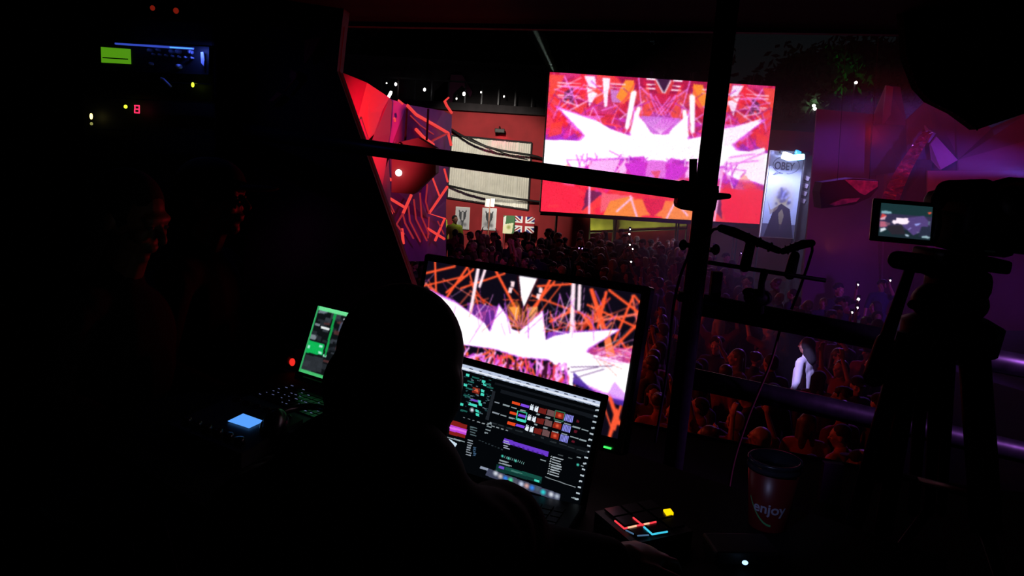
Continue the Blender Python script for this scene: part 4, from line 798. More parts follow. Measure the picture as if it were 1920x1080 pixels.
# big laptop
s = E3; p = s.P(.5, 1.06); t = empty('laptop', (p.x, p.y, TZ), 'open laptop running music or video mixing software, in front of the monitor', 'laptop')
MB().box(Vector(s.c) - Vector(s.n) * .004 - Vector(s.v) * .002, (s.w + .024, .006, s.h + .030), s.M, .0028).done('lid', M['blackgloss'], t); s.build('display', t, 1.0, grain=.05, off=.0008)
hb = s.P(.5, 1.07); fwd = Vector((math.sin(-.3362), -math.cos(-.3362), 0)) ; bc = Vector((hb.x, hb.y, TZ + .012)) + Vector((-math.sin(.3362), -math.cos(.3362), 0)) * .122
Mb = rot_z(-.3362); MB().box(bc, (.355, .240, .014), Mb, .004).done('base', mat('laptop_grey', (.02, .02, .022), .5, .3), t)
mb = MB()
for r_ in range(5):
    for k in range(14): mb.box(bc + Mb @ Vector((-.142 + k * .0218, .075 - r_ * .021, .0085)), (.0175, .0165, .003), Mb)
mb.done('keyboard', M['black'], t); MB().box(bc + Mb @ Vector((0, -.075, .0075)), (.11, .07, .0012), Mb).done('trackpad', mat('trackpad_grey', (.02, .02, .022), .4), t)
MB().tube([s.P(.08, 1.065), s.P(.92, 1.065)], .006, 10).done('hinge', M['black'], t, True)
# green laptop
s = E4; p = s.P(.5, 1.06); t = empty('laptop', (p.x, p.y, TZ), 'smaller laptop with a green framed screen and speckled keyboard, left of the seated person', 'laptop')
MB().box(Vector(s.c) - Vector(s.n) * .004 - Vector(s.v) * .004, (s.w + .024, .006, s.h + .036), s.M, .0028).done('lid', M['blackgloss'], t); s.build('display', t, 1.0, grain=.05, off=.0008)
hb = s.P(.5, 1.10); Mb = rot_z(-.62); bc = Vector((hb.x, hb.y, TZ + .012)) + Mb @ Vector((0, -.118, 0)); MB().box(bc, (.334, .230, .018), Mb, .004).done('base', mat('laptop_dark_blue', (.020, .022, .06), .5), t)
kb = MB(); kl = MB()
for r_ in range(6):
    for k in range(15):
        kx, ky = -.147 + k * .021, .088 - r_ * .0195; kb.box(bc + Mb @ Vector((kx, ky, .0105)), (.0175, .0155, .0035), Mb)
        if rng.random() < .62: kl.box(bc + Mb @ Vector((kx + .003 * rng.normal(), ky + .006, .0126)), (.003 + .007 * rng.random(), .0016, .0004), Mb)
kb.done('keyboard', M['blackgloss'], t); kl.done('key_legends', glow('legend_backlight', (.40, .45, 1.0), .28), t); MB().box(bc + Mb @ Vector((-.01, -.07, .0095)), (.10, .06, .0012), Mb).done('trackpad', M['black'], t)
MB().tube([s.P(.08, 1.08), s.P(.92, 1.08)], .007, 10).done('hinge', M['black'], t, True)
# small control device with a blue lcd
g = [atz(x, y, TZ + .035) for x, y in ((427, 790), (456, 776), (495, 790), (467, 803))]; gc = sum(g, Vector()) / 4; e0 = (g[2] - g[1]).normalized(); e1_ = (g[0] - g[1]).normalized()
t = empty('control_desk', (gc.x, gc.y, TZ), 'flat black control desk with a small glowing blue display, left of the seated person', 'controller')
def fr_(a, b, z): return gc + e0 * a + e1_ * b + Vector((0, 0, z))
MB().prism([fr_(-.14, -.10, -.003), fr_(.10, -.10, -.003), fr_(.10, .12, -.003), fr_(-.14, .12, -.003)], (0, 0, -.032)).done('body', M['black'], t)
MB().prism(g, (0, 0, .001)).done('lcd_screen', glow('lcd_blue', (.10, .36, 1.0), 1.0), t)
for k in range(6): MB().lathe(fr_(-.11 + .035 * k, .09, -.003), [(.011, 0), (.010, .013), (.004, .014)], 14).done('knob', M['blackgloss'], t, True)
for k in range(6): MB().box(fr_(-.11 + .035 * k, -.08, 0), (.018, .014, .006), rot_z(.5), .002).done('button', M['blackgloss'], t)
# headphones resting by the keyboard
p = atz(565, 812, TZ + .03); t = empty('headphones', (p.x, p.y, TZ), 'black headphones with dull brass glints lying by the green framed laptop', 'headphones')
for sx in (-.055, .055): MB().ell(p + Vector((sx, 0, .01)), (.028, .042, .04)).done('ear_cup', M['blackgloss'], t, True); MB().ell(p + Vector((sx * 1.4, -.01, .01)), (.008, .018, .018)).done('cup_disc', mat('brass_disc', (.5, .28, .12), .3, .9), t, True)
MB().tube([p + Vector((.065 * math.cos(a), .10 * math.sin(a), .025)) for a in np.linspace(0, math.pi, 14)], .008, 10).done('headband', M['blackgloss'], t, True)
# red lamp box
p = atz(547, 690, TZ); t = empty('signal_light_box', p, 'small black box with a glowing red lamp, left of the green framed laptop', 'lamp')
MB().box(p + Vector((-.02, .02, .03)), (.10, .07, .06), rot_z(-.4), .006).done('box_body', M['black'], t); MB().ell(at(548, 679, p.y - .03), (.008, .008, .011), rot_z(0)).done('lens', glow('red_lens', (1, .03, .02), .9), t, True); MB().ell(at(544, 674, p.y - .02), (.014, .010, .016)).done('lens_cowl', mat('red_cowl', (.4, .02, .02), .4), t, True)
# pad controller
def pz(x, y, z=TZ + .032): return atz(1080 + x / 3.4286, 800 + y / 3.4286, z)
ctr = pz(420, 640); a_ = (pz(515, 612) - pz(310, 655)).normalized(); b_ = (pz(310, 655) - pz(250, 605)).normalized(); t = empty('pad_controller', (ctr.x, ctr.y, TZ), 'black pad controller with glowing red and cyan lines and one yellow pad', 'controller')
def pf(u, v, z=0.0): return pz(310, 655) + a_ * u + b_ * v + Vector((0, 0, z))
k1 = (pz(425, 635) - pz(310, 655)).length; MB().prism([pf(-k1 * .35, -k1 * 2.1, -.002), pf(k1 * 3.1, -k1 * 2.1, -.002), pf(k1 * 3.1, k1 * 1.3, -.002), pf(-k1 * .35, k1 * 1.3, -.002)], (0, 0, -.030)).done('body', M['black'], t)
for i in range(3):
    for j in range(3):
        u0, v0 = k1 * (i + .08), k1 * (j - 2 + .08); MB().prism([pf(u0, v0), pf(u0 + k1 * .84, v0), pf(u0 + k1 * .84, v0 + k1 * .84), pf(u0, v0 + k1 * .84)], (0, 0, .004)).done('pad', M['blackgloss'], t)
def gl(pts, c, r_=.0016, nm='light_line'): MB().tube([pz(x, y, TZ + .037) for x, y in pts], r_, 8).done(nm, c, t)
gr_ = glow('line_red', (1, .05, .07), 1.0); go = glow('line_orange', (1, .50, .30), 1.2); gcy = glow('line_cyan', (.05, .62, .85), 1.0); gbl = glow('line_blue', (.12, .28, .50), .5)
gl([(250, 605), (310, 655)], gr_); gl([(310, 655), (330, 650)], gr_); gl([(330, 650), (388, 637)], go); gl([(388, 637), (435, 628)], gr_); gl([(435, 628), (470, 621)], go); gl([(470, 621), (515, 612)], gr_); gl([(368, 585), (430, 635)], gr_)
gl([(437, 645), (490, 692)], gcy); gl([(490, 692), (588, 675)], gcy); gl([(320, 665), (370, 690)], gbl, .0013); gl([(395, 701), (468, 697)], gbl, .0013)
yc = [pz(x, y, TZ + .034) for x, y in ((560, 548), (605, 542), (626, 570), (582, 580))]; MB().prism(yc, (0, 0, .005)).done('lit_pad', glow('pad_yellow', (1, .62, .0), 1.3), t)
# second little box with blue light
p = atz(1397, 1062, TZ); t = empty('small_interface_box', p, 'small black box with one blue-white light in front of the red cup', 'device'); MB().box(p + Vector((0, .035, .012)), (.11, .07, .024), rot_z(.1), .004).done('box_body', M['black'], t); MB().ell(atz(1397, 1055, TZ + .018) , (.005, .004, .0035)).done('status_light', glow('led_blue', (.35, .6, 1), 2.0), t, True)
# cup
cb = atz(1441, 990, TZ); zt = at(1455, 866, cb.y).z; H = zt - TZ; t = empty('paper_cup', (cb.x, cb.y, TZ), 'red paper cup lettered enjoy, with a ribbed rim, on the right of the table', 'cup')
C0 = Vector((cb.x, cb.y + .01, TZ)); r0_, r1_ = .033, .0455
MB().lathe(C0, [(.005, .004), (r0_, .0), (r0_ + .001, .003), (r1_, H - .012), (r1_ - .002, H - .012), (r0_ - .002, .006), (.004, .006)], 48).done('cup_body', mat('cup_red', (.13, .008, .010), .35, noise=.2, scale=8), t, True)
MB().lathe(C0, [(r1_ - .002, H - .016), (r1_ + .002, H - .016), (r1_ + .003, H - .012), (r1_ + .001, H - .009), (r1_ + .001, H - .004), (r1_ + .003, H - .001), (r1_ + .002, H + .003), (r1_ - .003, H + .003), (r1_ - .004, H - .004), (.002, H - .006), (.002, H - .012)], 48).done('lid', mat('lid_black', (.02, .02, .03), .25), t, True)
me = text('lettering', 'enjoy', None, 0, 0, 1, None, None, bold=.022); ang0 = math.atan2(-C0.y, -C0.x) + .02
def wrap(me, size, zc, off=.0018):
    for v in me.vertices:
        z = zc + v.co.y * size; r_ = r0_ + (r1_ - r0_) * z / H + off; a = ang0 + v.co.x * size / r_; v.co = C0 + Vector((math.cos(a) * r_, math.sin(a) * r_, z))
wrap(me, .027, H * .37); me.name = 'lettering'; obj('lettering', me, mat('print_blue_white', (.75, .78, .95), .5), t)
mb = MB(); vs = []
for k in range(24):
    a = ang0 - 1.0 + k * .05; z = .014 + .045 * (1 - k / 23) ** 2
    for dz in (0, .004): r_ = r0_ + (r1_ - r0_) * z / H + .0018; vs.append(C0 + Vector((math.cos(a) * r_, math.sin(a) * r_, z + dz)))
mb.verts(vs, [(2 * k, 2 * k + 2, 2 * k + 3, 2 * k + 1) for k in range(23)]).done('green_swoosh', mat('print_green', (.10, .45, .15), .5), t)

# ------------------------------------------------------------------ equipment rack, upper left
RY = 2.7
rk = empty('equipment_rack', (at(275, 200, RY).x, RY + .2, 2.75), 'tall black equipment rack with green display and blue lit knobs, upper left', 'rack')
ru0, ru1 = at(150, 300, RY), at(400, 300, RY); zt_ = at(275, 30, RY).z
MB().box(((ru0.x + ru1.x) / 2, RY + .27, (zt_ + 2.75) / 2), (ru1.x - ru0.x, .5, zt_ - 2.75), None, .01).done('case', M['black'], rk)
u_ = poly_px([(176, 76), (392, 88), (391, 140), (174, 132)], RY - .012, .03).done('mixer_unit', M['black'], rk)
poly_px([(189, 88), (244, 92), (245, 120), (190, 117)], RY - .016, .004).done('green_display', glow('lcd_green', (.10, .36, .008), .75), rk)
poly_px([(192, 107), (240, 110), (240, 112), (192, 109)], RY - .0175, .002).done('display_line', mat('lcd_dark', (.0, .05, .0), .5), rk)
poly_px([(215, 80), (362, 89), (361, 93), (215, 83)], RY - .06, .01).done('lamp_bar', glow('blue_lamp_bar', (.06, .12, .9), .55), rk); poly_px([(318, 87.5), (361, 90), (361, 92), (318, 90)], RY - .062, .004).done('lamp_hot_spot', glow('blue_lamp_hot', (.10, .45, 1), 1.1), rk)
km = mat('knob_grey', (.6, .62, .75), .4)
for k in range(7):
    p = at(285 + 12.2 * k, 101 + 1.2 * k, RY - .03); MB().tube([p + Vector((0, .03, 0)), p], .0035, 10).done('knob', km, rk, True)
for x, y, r_ in ((279, 94, .007), (294, 93, .005), (320, 96, .008), (332, 96, .008), (355, 97, .007), (281, 119, .005), (333, 124, .008)):
    p = at(x, y, RY - .032); MB().caps(p + Vector((0, .02, 0)), p, r_, r_ * .9).done('large_knob', km, rk, True)
MB().tube([at(301, 147, RY - .03), at(306, 148, RY - .03), at(321, 163, RY - .03)], .004, 8).done('patch_lead', km, rk, True); poly_px([(376, 98), (381, 97), (383, 112), (382, 124), (377, 118)], RY - .03, .01).done('side_handle', km, rk)
l = bpy.data.lights.new('rack_lamp', 'AREA'); l.shape = 'RECTANGLE'; l.size = .2; l.size_y = .01; l.color = (.08, .14, 1); l.energy = .55; o = bpy.data.objects.new('rack_lamp', l); COL.objects.link(o); o.location = at(322, 88, RY - .055); o.rotation_euler = (R(25), 0, 0)
yl = glow('led_yellow_green', (.62, .85, .03), 2.2); yw = glow('led_warm_yellow', (1, .85, .25), 3.0)
for x, y, rx, rz_, m_ in ((361.5, 159, .005, .008, yl), (235.5, 200, .006, .006, yl), (171, 218, .005, .010, yw), (171.5, 232, .005, .005, glow('led_faint_yellow', (.3, .3, .08), .8))): MB().ell(at(x, y, RY - .018), (rx, .004, rz_)).done('status_light', m_, rk, True)
mb = MB(); dx_ = 7.5
for x0, y0, x1, y1 in ((252.5, 198, 261, 198.4), (261, 198.4, 261, 205), (253, 204.6, 261, 205), (252.5, 205, 252.5, 211), (261, 205, 261, 211.5), (252.5, 211, 261, 211.6), (253, 198, 253, 203)): mb.caps(at(x0, y0, RY - .018), at(x1, y1, RY - .018), .0022, .0022, 8)
mb.done('digit_display', glow('digit_red', (1, .03, .12), 1.2), rk); 
for y in (145, 180, 240, 300): poly_px([(155, y), (395, y + 12), (395, y + 14), (155, y + 2)], RY - .006, .01).done('panel_gap', M['blackgloss'], rk)

# ------------------------------------------------------------------ video camera and tripod, right
CY = 1.5
vc = empty('video_camera', at(1800, 460, CY), 'black video camera with lit flip-out screen, mounted on the tripod', 'camera')
s = E5; MB().box(Vector(s.c) - Vector(s.n) * .006, (s.w + .028, .010, s.h + .018), s.M, .003).done('screen_housing', M['blackgloss'], vc)
s.build('display', vc, 1.0, grain=.05, off=.001); MB().tube([s.P(1.10, .05), s.P(1.14, .5), s.P(1.10, .95)], .006, 10).done('screen_hinge', M['black'], vc, True)
MB().box(at(1822, 436, CY + .03), (.12, .12, .075), Matrix.Rotation(.06, 3, 'Y'), .015).box(at(1845, 415, CY + .05), (.165, .20, .10), Matrix.Rotation(.06, 3, 'Y'), .02).done('body', M['black'], vc, True)
MB().lathe(at(1840, 405, CY + .15), [(.03, 0), (.045, .03), (.045, .10), (.05, .11), (.05, .15), (.04, .15)], 28, Matrix.Rotation(-math.pi / 2, 3, 'X')).done('lens_barrel', M['black'], vc, True)
MB().caps(at(1775, 358, CY), at(1845, 357, CY), .020, .022).ell(at(1760, 375, CY), (.012, .02, .02)).done('fuzzy_microphone', M['blackcloth'], vc, True, remesh=.004, sm=1)
MB().tube([at(1850, 372, CY), at(1866, 352, CY), at(1890, 346, CY), at(1945, 350, CY)], .014, 14).done('carry_handle', M['black'], vc, True)
MB().caps(at(1895, 372, CY - .06), at(1915, 385, CY - .12), .022, .028).done('viewfinder', M['black'], vc, True); MB().box(at(1855, 471, CY - .04), (.02, .004, .003)).done('metal_badge', mat('badge', (.5, .5, .45), .3, .8), vc)
tp = empty('camera_tripod', (at(1790, 700, CY).x, CY, 2.75), 'tall black tripod with twin tube legs and a long pan handle', 'tripod')
MB().box(at(1800, 487, CY), (.13, .12, .025), Matrix.Rotation(.06, 3, 'Y'), .006).box(at(1795, 530, CY), (.10, .09, .06), None, .02).ell(at(1780, 568, CY), (.07, .06, .045)).done('fluid_head', M['black'], tp, True)
MB().lathe(at(1780, 635, CY), [(.05, -.03), (.085, -.02), (.09, .03), (.06, .045)], 28).done('bowl', M['black'], tp, True)
MB().caps(at(1682, 487, CY), at(1725, 494, CY), .017, .019).done('handle_knob', M['black'], tp, True); MB().tube([at(1722, 492, CY), at(1760, 510, CY)], .016, 12).done('handle_socket', M['black'], tp, True)
MB().caps(at(1708, 500, CY), at(1660, 640, CY - .08), .010, .013).caps(at(1659, 642, CY - .08), at(1640, 705, CY - .12), .017, .020).done('pan_handle', M['black'], tp, True)
MB().ell(at(1716, 571, CY), (.015, .012, .010)).caps(at(1716, 571, CY), at(1750, 570, CY), .008, .01).done('tilt_lock_knob', M['black'], tp, True)
def leg(tubes, foot, lb=None):
    l_ = [MB()]; 
    for a, b, r_ in tubes: l_[0].tube([a, b], r_, 14)
    o = l_[0].done('leg', M['black'], tp, True)
    f_ = Vector(foot); MB().tube([tubes[0][1].lerp(tubes[-1][1], .5), f_ + Vector((0, 0, .02))], .012, 12).done('lower_tube', M['black'], o, True); MB().ell(f_ + Vector((0, 0, .018)), (.022, .022, .018)).done('rubber_foot', M['black'], o, True)
leg([(at(1700, 625, CY - .03), at(1600, 985, CY - .02), .017), (at(1718, 630, CY - .03), at(1655, 1000, CY - .02), .017), (at(1700, 680, CY), at(1640, 900, CY), .012)], (at(1560, 1040, CY).x - .12, CY - .05, 2.75))
leg([(at(1733, 640, CY + .10), at(1712, 960, CY + .34), .014), (at(1760, 640, CY + .10), at(1742, 960, CY + .34), .0135), (at(1783, 640, CY + .1), at(1765, 960, CY + .34), .012)], (at(1742, 960, CY).x + .1, CY + .62, 2.75))
leg([(at(1812, 635, CY - .06), at(1838, 1000, CY - .22), .016), (at(1838, 640, CY - .06), at(1862, 1000, CY - .22), .016)], (at(1850, 1000, CY).x + .12, CY - .55, 2.75))
MB().tube([at(1640, 880, CY), at(1720, 900, CY + .2)], .008, 8).tube([at(1720, 900, CY + .2), at(1835, 930, CY - .2)], .008, 8).done('spreader', M['black'], tp, True)
MB().box(at(1745, 700, CY + .05), (.08, .05, .16), Matrix.Rotation(.15, 3, 'Y'), .03).done('dark_fill', M['blackcloth'], tp)  # invented block filling the dark mass between the legs

# ------------------------------------------------------------------ people
def head_shapes(mb, c, yaw=0.0, pitch=0.0, k=1.0, fine=False):
    """skull, jaw, nose, brow, lips, chin, ears; face looks along -y before turning"""
    Rm = Matrix.Rotation(yaw, 3, 'Z') @ Matrix.Rotation(pitch, 3, 'X'); c = Vector(c)
    def e(p, r): mb.ell(c + Rm @ (Vector(p) * k), [x * k for x in r], Rm, 16, 12)
    e((0, .012, .018), (.074, .092, .092)); e((0, -.022, -.040), (.056, .062, .070)); e((0, -.055, -.088), (.026, .024, .020)); e((0, -.070, .028), (.052, .020, .018))
    for sx in (-1, 1):
        e((sx * .036, -.062, -.018), (.024, .020, .022)); e((sx * .077, .012, -.008), (.010, .020, .031)); e((sx * .029, -.077, .006), (.013, .009, .009))
    mb.caps(c + Rm @ (Vector((0, -.084, .014)) * k), c + Rm @ (Vector((0, -.104, -.020)) * k), .008 * k, .013 * k, 10)
    e((0, -.083, -.048), (.022, .010, .006)); e((0, -.081, -.059), (.019, .010, .007)); return Rm
def eyes(c, Rm, parent, k=1.0):
    mb = MB(); c = Vector(c)
    for sx in (-1, 1): mb.ell(c + Rm @ (Vector((sx * .030, -.0775, .008)) * k), [.0115 * k, .010 * k, .0075 * k], Rm, 10, 8)
    return mb.done('eyes', M['eye'], parent, True)
M['eye'] = mat('eye_wet', (.12, .10, .09), .15)
def hand_shapes(mb, w_, d, n, curl=.5, side=1, k=1.0):
    """palm and five bent fingers: w_ wrist, d pointing along the hand, n out of the palm's back, thumb to `side`"""
    w_ = Vector(w_); d = Vector(d).normalized(); n = Vector(n); n = (n - d * n.dot(d)).normalized(); s_ = d.cross(n) * side
    Mx = Matrix((s_, d, n)).transposed(); mb.caps(w_, w_ + d * .03 * k, .024 * k, .026 * k, 10); mb.ell(w_ + d * .055 * k, (.041 * k, .047 * k, .017 * k), Mx)
    for i, (off, L) in enumerate(((-.030, .068), (-.010, .078), (.010, .073), (.029, .058))):
        p = w_ + (d * .088 + s_ * (-off)) * k; a = .25 * curl; ang = 0; r_ = .0092 * k
        for j, f_ in enumerate((.45, .32, .23)):
            ang += a + curl * (.35 + .25 * j); q_ = p + (d * math.cos(ang) - n * math.sin(ang)) * L * f_ * k; mb.caps(p, q_, r_, r_ * .92, 8); p = q_; r_ *= .93
    p = w_ + (d * .030 + s_ * .030) * k; q_ = p + (d * .030 + s_ * .028 - n * .008) * k; mb.caps(p, q_, .013 * k, .011 * k, 8); mb.caps(q_, q_ + (d * .030 + s_ * .008 - n * .012) * k, .011 * k, .009 * k, 8)
def human(arms, hair='short', turn=0.0, nod=0.0, lean=0.0, vox=.0125, skin=None, sit=False, stance=.10, sleeves='long', hip=.93):
    """a standing person facing -y, feet at z=0; arms = ((elbow, wrist, hand direction), ...) for x<0 and x>0"""
    t = bpy.data.objects.new('person', None); COL.objects.link(t); t.empty_display_size = .1
    sh = Vector((0, -lean, 1.41)); hd = Vector((0, -lean * 1.3 - .02, 1.595)); body = MB(); top = MB(); tr = MB(); hr = MB(); so = MB()
    Rm = head_shapes(body, hd, turn, nod); body.caps(sh + Vector((0, .02, .02)), hd + Vector((0, .015, -.06)), .058, .052)
    body.caps((0, 0, hip + .08), sh + Vector((0, 0, -.12)), .095, .088); body.ell(sh + Vector((0, .01, -.12)), (.150, .082, .12))
    top.ell(sh + Vector((0, .005, -.13)), (.178, .118, .175)); top.caps((0, 0, hip + .02), sh + Vector((0, 0, -.2)), .142, .148); top.ell((0, 0, hip + .02), (.165, .125, .10)); top.caps(sh + Vector((-.13, 0, -.03)), sh + Vector((.13, 0, -.03)), .068, .068); top.caps(sh + Vector((0, .02, -.03)), sh + Vector((0, .02, .045)), .085, .07)
    for i, sx in enumerate((-1, 1)):
        el, wr, hdir = [Vector(v) for v in arms[i]]; s0 = sh + Vector((sx * .175, .005, -.04))
        body.caps(s0, el, .046, .036); body.caps(el, wr, .036, .025); out = Vector((sx, 0, 0)) if abs(Vector(hdir).normalized().x) < .8 else Vector((0, 0, 1))
        hand_shapes(body, wr, hdir, out, .45, -sx)
        top.caps(s0, el, .064, .053); body.caps(sh + Vector((sx * .06, 0, -.02)), s0, .05, .05)
        if sleeves == 'long': top.caps(el, wr - (wr - el).normalized() * .015, .053, .040)
        hp = Vector((sx * .09, 0, hip)); kn = Vector((sx * stance, -.02, .50)); an = Vector((sx * stance, .02, .09))
        body.caps(hp, kn, .075, .052); body.caps(kn, an, .052, .036); body.caps(an, (sx * stance, -.10, .045), .036, .030)
        tr.caps(hp, kn, .096, .072); tr.caps(kn, an + Vector((0, 0, .02)), .072, .060)
        so.caps((sx * stance, .05, .045), (sx * stance, -.13, .04), .045, .040); so.caps((sx * stance, .03, .05), (sx * stance, .02, .10), .045, .047)
    tr.ell((0, 0, hip + .01), (.158, .12, .12)); top_c = hd + Rm @ Vector((0, .022, .030))
    def e(p, r): hr.ell(hd + Rm @ Vector(p), r, Rm, 16, 12)
    if hair in ('short', 'fade', 'cap'): e((0, .026, .040), (.083, .090, .085)); e((0, .060, -.005), (.070, .052, .065))
    if hair == 'long': e((0, .026, .035), (.087, .094, .088)); [hr.caps(hd + Rm @ Vector((sx * .06, .05, .02)), hd + Rm @ Vector((sx * .075, .055, -.20)), .042, .030) for sx in (-1, 1)]; hr.caps(hd + Rm @ Vector((0, .07, .02)), hd + Rm @ Vector((0, .09, -.24)), .055, .045)
    if hair == 'bun': e((0, .026, .038), (.083, .090, .084)); e((0, .085, .080), (.042, .040, .042))
    if hair == 'curly':
        for k in range(26): a = random.random() * 6.3; b = random.random() * 1.5; e((.078 * math.cos(a) * math.sin(b + .2), .03 + .078 * math.sin(a) * math.sin(b + .2), .03 + .085 * math.cos(b)), (.036, .036, .036))
    if hair == 'hood': e((0, .030, .022), (.100, .104, .108)); hr.caps(hd + Vector((0, .05, -.03)), sh + Vector((0, .06, 0)), .085, .09)
    sk = body.done('body', skin or M['skin'], t, True, vox, 2)
    cl = {}
    cl['top'] = top.done('jacket' if sleeves == 'long' else 'shirt', None, t, True, .015, 2); cl['trousers'] = tr.done('trousers', None, t, True, .016, 2); cl['shoes'] = so.done('shoes', M['black'], t, True, .014, 1); cl['hair'] = hr.done('hood' if hair == 'hood' else 'hair', None, t, True, .012, 2)
    # clear the face side of the hair
    inv = Rm.inverted(); me = cl['hair'].data; bm = bmesh.new(); bm.from_mesh(me)
    if hair != 'hood':
        for v in bm.verts:
            q_ = inv @ (v.co - hd)
            if q_.y < -.035 and q_.z < .055: v.co = hd + Rm @ Vector((q_.x * .80, -.015, q_.z))
    else:
        for v in bm.verts:
            q_ = inv @ (v.co - hd)
            if q_.y < -.045: v.co = hd + Rm @ Vector((q_.x, -.040, q_.z))
    bm.to_mesh(me); bm.free(); eyes(hd, Rm, t)
    if hair == 'cap': MB().ell(hd + Rm @ Vector((0, .01, .052)), (.087, .098, .070), Rm).ell(hd + Rm @ Vector((0, -.105, .050)), (.062, .075, .010), Rm).done('cap', M['blackcloth'], t, True, .008, 1)
    for k in ('top', 'trousers', 'hair'):
        cl[k].data.materials.append(M['cloth_black']); 
    for ch in t.children:
        for sl_ in ch.material_slots: sl_.link = 'OBJECT'
        if not ch.material_slots[0].material: ch.material_slots[0].material = ch.data.materials[0]
    return t
def setm(o, part, m):
    for ch in o.children:
        if ch.name.split('.')[0] in part: ch.material_slots[0].material = m
M['cloth_black'] = mat('cloth_black', (.014, .013, .016), .9)
TOPS = [('black', M['cloth_black']), ('dark blue', mat('cloth_navy', (.02, .025, .06), .9)), ('dark grey', mat('cloth_grey', (.06, .06, .065), .9)), ('dark red', mat('cloth_red', (.16, .02, .025), .9)), ('brown', mat('cloth_brown', (.09, .05, .03), .9))]
M['cloth_white'] = mat('cloth_white', (.62, .60, .58), .85, bump=.3, scale=14); M['cloth_orange'] = mat('cloth_rust', (.34, .10, .06), .9)
HAIRS = [('dark', mat('hair_dark', (.012, .009, .008), .85)), ('brown', mat('hair_brown', (.05, .025, .015), .5)), ('fair', mat('hair_fair', (.28, .19, .10), .5))]
M['hivis'] = mat('hivis_yellow', (.55, .75, .05), .7)
DN = ((-.24, .03, 1.12), (-.25, -.05, .86), (0, -.1, -1)), ((.24, .03, 1.12), (.25, -.05, .86), (0, -.1, -1))
FW = ((-.25, -.02, 1.14), (-.14, -.24, 1.16), (.5, -.8, .2)), ((.25, -.02, 1.14), (.14, -.24, 1.18), (-.5, -.8, .2))
UP = ((-.30, -.08, 1.50), (-.24, -.16, 1.76), (.1, -.1, 1)), ((.30, -.08, 1.50), (.22, -.16, 1.78), (-.1, -.1, 1))
PH = ((-.24, .03, 1.12), (-.25, -.05, .86), (0, -.1, -1)), ((.24, -.18, 1.44), (.14, -.32, 1.66), (-.1, -.15, 1))
V = [human(DN, 'short', .3), human(DN, 'long', -.4), human(FW, 'short', .5, .2), human(UP, 'short', -.2, -.2), human(FW, 'bun', -.3), human(PH, 'curly', 0, -.1, sleeves='short'), human(DN, 'curly', .6, skin=M['skin_brown']), human(DN, 'cap', -.5, .1), human(DN, 'hood', .2, .1), human(UP, 'long', .3, -.1, sleeves='short')]
for o in V: o.location = (0, 0, -30)
def copy_person(src, loc, rz, sc):
    c = src.copy(); COL.objects.link(c)
    for ch in src.children:
        d = ch.copy(); COL.objects.link(d); d.parent = c
    c.location = loc; c.rotation_euler = (0, 0, rz); c.scale = (sc, sc, sc); return c
used = {}; placed = []
def put(vi, x, y, face, label=None, sc=1.0, group=None, top=None, hair=None, hairz=1.60, skin=None):
    """stand variant vi so that its head is seen at x, y; face = heading in degrees, 0 looks back to the booth, -90 looks left"""
    p = atz(x, y, hairz * sc); src = V[vi]; o = src if vi not in used else copy_person(src, (0, 0, 0), 0, 1); used[vi] = 1
    o.location = (p.x, p.y, 0); o.rotation_euler = (0, 0, R(face)); o.scale = (sc, sc, sc); placed.append((p.x, p.y))
    if top: setm(o, ('jacket', 'shirt'), top)
    if hair: setm(o, ('hair', 'hood'), hair)
    setm(o, ('trousers',), TOPS[1][1] if (len(placed) % 2) else TOPS[2][1])
    if skin: setm(o, ('body',), skin)
    tag(o, label, 'person', group); return o
HF, HB, HD = HAIRS[2][1], HAIRS[1][1], HAIRS[0][1]; RU, BL, GY = M['cloth_orange'], M['cloth_black'], TOPS[2][1]
put(2, 1225, 672, -160, 'person in rust top bending forward, just right of the desktop monitor', top=RU, hair=HB)
put(4, 1236, 755, 175, 'person with hair tied up in rust top, left of the pole below the bent one', top=RU, hair=HB)
put(6, 1222, 628, -60, 'dark curly haired person just beyond the monitor corner', top=TOPS[3][1])
put(0, 1378, 792, 178, 'fair haired person seen from behind between pole and thin cable, front row', hair=HF, top=TOPS[3][1])
put(9, 1425, 822, -150, 'person reaching up one red lit arm just right of the thin slanting cable', hair=HF, top=RU, skin=M['skin'])
put(3, 1312, 764, -100, 'person with bent raised arms close to the right side of the pole, front row', top=RU)
JK = put(8, 1514, 648, -135, 'person in dazzling white jacket caught by a pale blue light beam', top=M['cloth_white'], hair=M['cloth_white'], sc=1.02)
setm(JK, ('hood',), HD)
put(7, 1606, 722, 20, 'person in cap near the tripod leg with orange lit face', top=GY)
put(1, 1571, 668, 35, 'long haired person with face turned up, right of the bright white jacket', hair=HB)
put(0, 1360, 700, 120, 'short haired person between the guard rails nearest the pole', hair=HB)
put(5, 1344, 648, -30, 'curly haired person just under the upper guard rail near the pole')
put(1, 1516, 795, 160, 'long haired person with rust top below the lower guard rail', top=RU, hair=HB)
put(2, 1578, 818, -140, 'person in rust top beside the tripod leg, nearest the stage', top=RU, hair=HD)
put(8, 1448, 738, 190, 'hooded person directly below the bright white jacket', top=BL)
put(4, 1545, 625, -60, 'person with tied up hair just under the upper guard rail, right part', top=TOPS[3][1], hair=HB)
put(7, 1630, 660, -40, 'person in cap against the pan handle of the tripod', top=TOPS[3][1])
for x, y, lb in ((838, 400, 'taller security steward in yellow high visibility vest by the patterned panel'), (853, 411, 'shorter security steward in yellow high visibility vest, right of the taller one')):
    p = at(x, y, 26.2 if x < 850 else 25.3); o = copy_person(V[0], (p.x - (.25 if x < 850 else 0), p.y, 0), R(20), p.z / 1.6); tag(o, lb, 'person', 'stewards in high visibility vests'); setm(o, ('jacket',), M['hivis']); setm(o, ('hair',), HD); placed.append((p.x, 25.5))
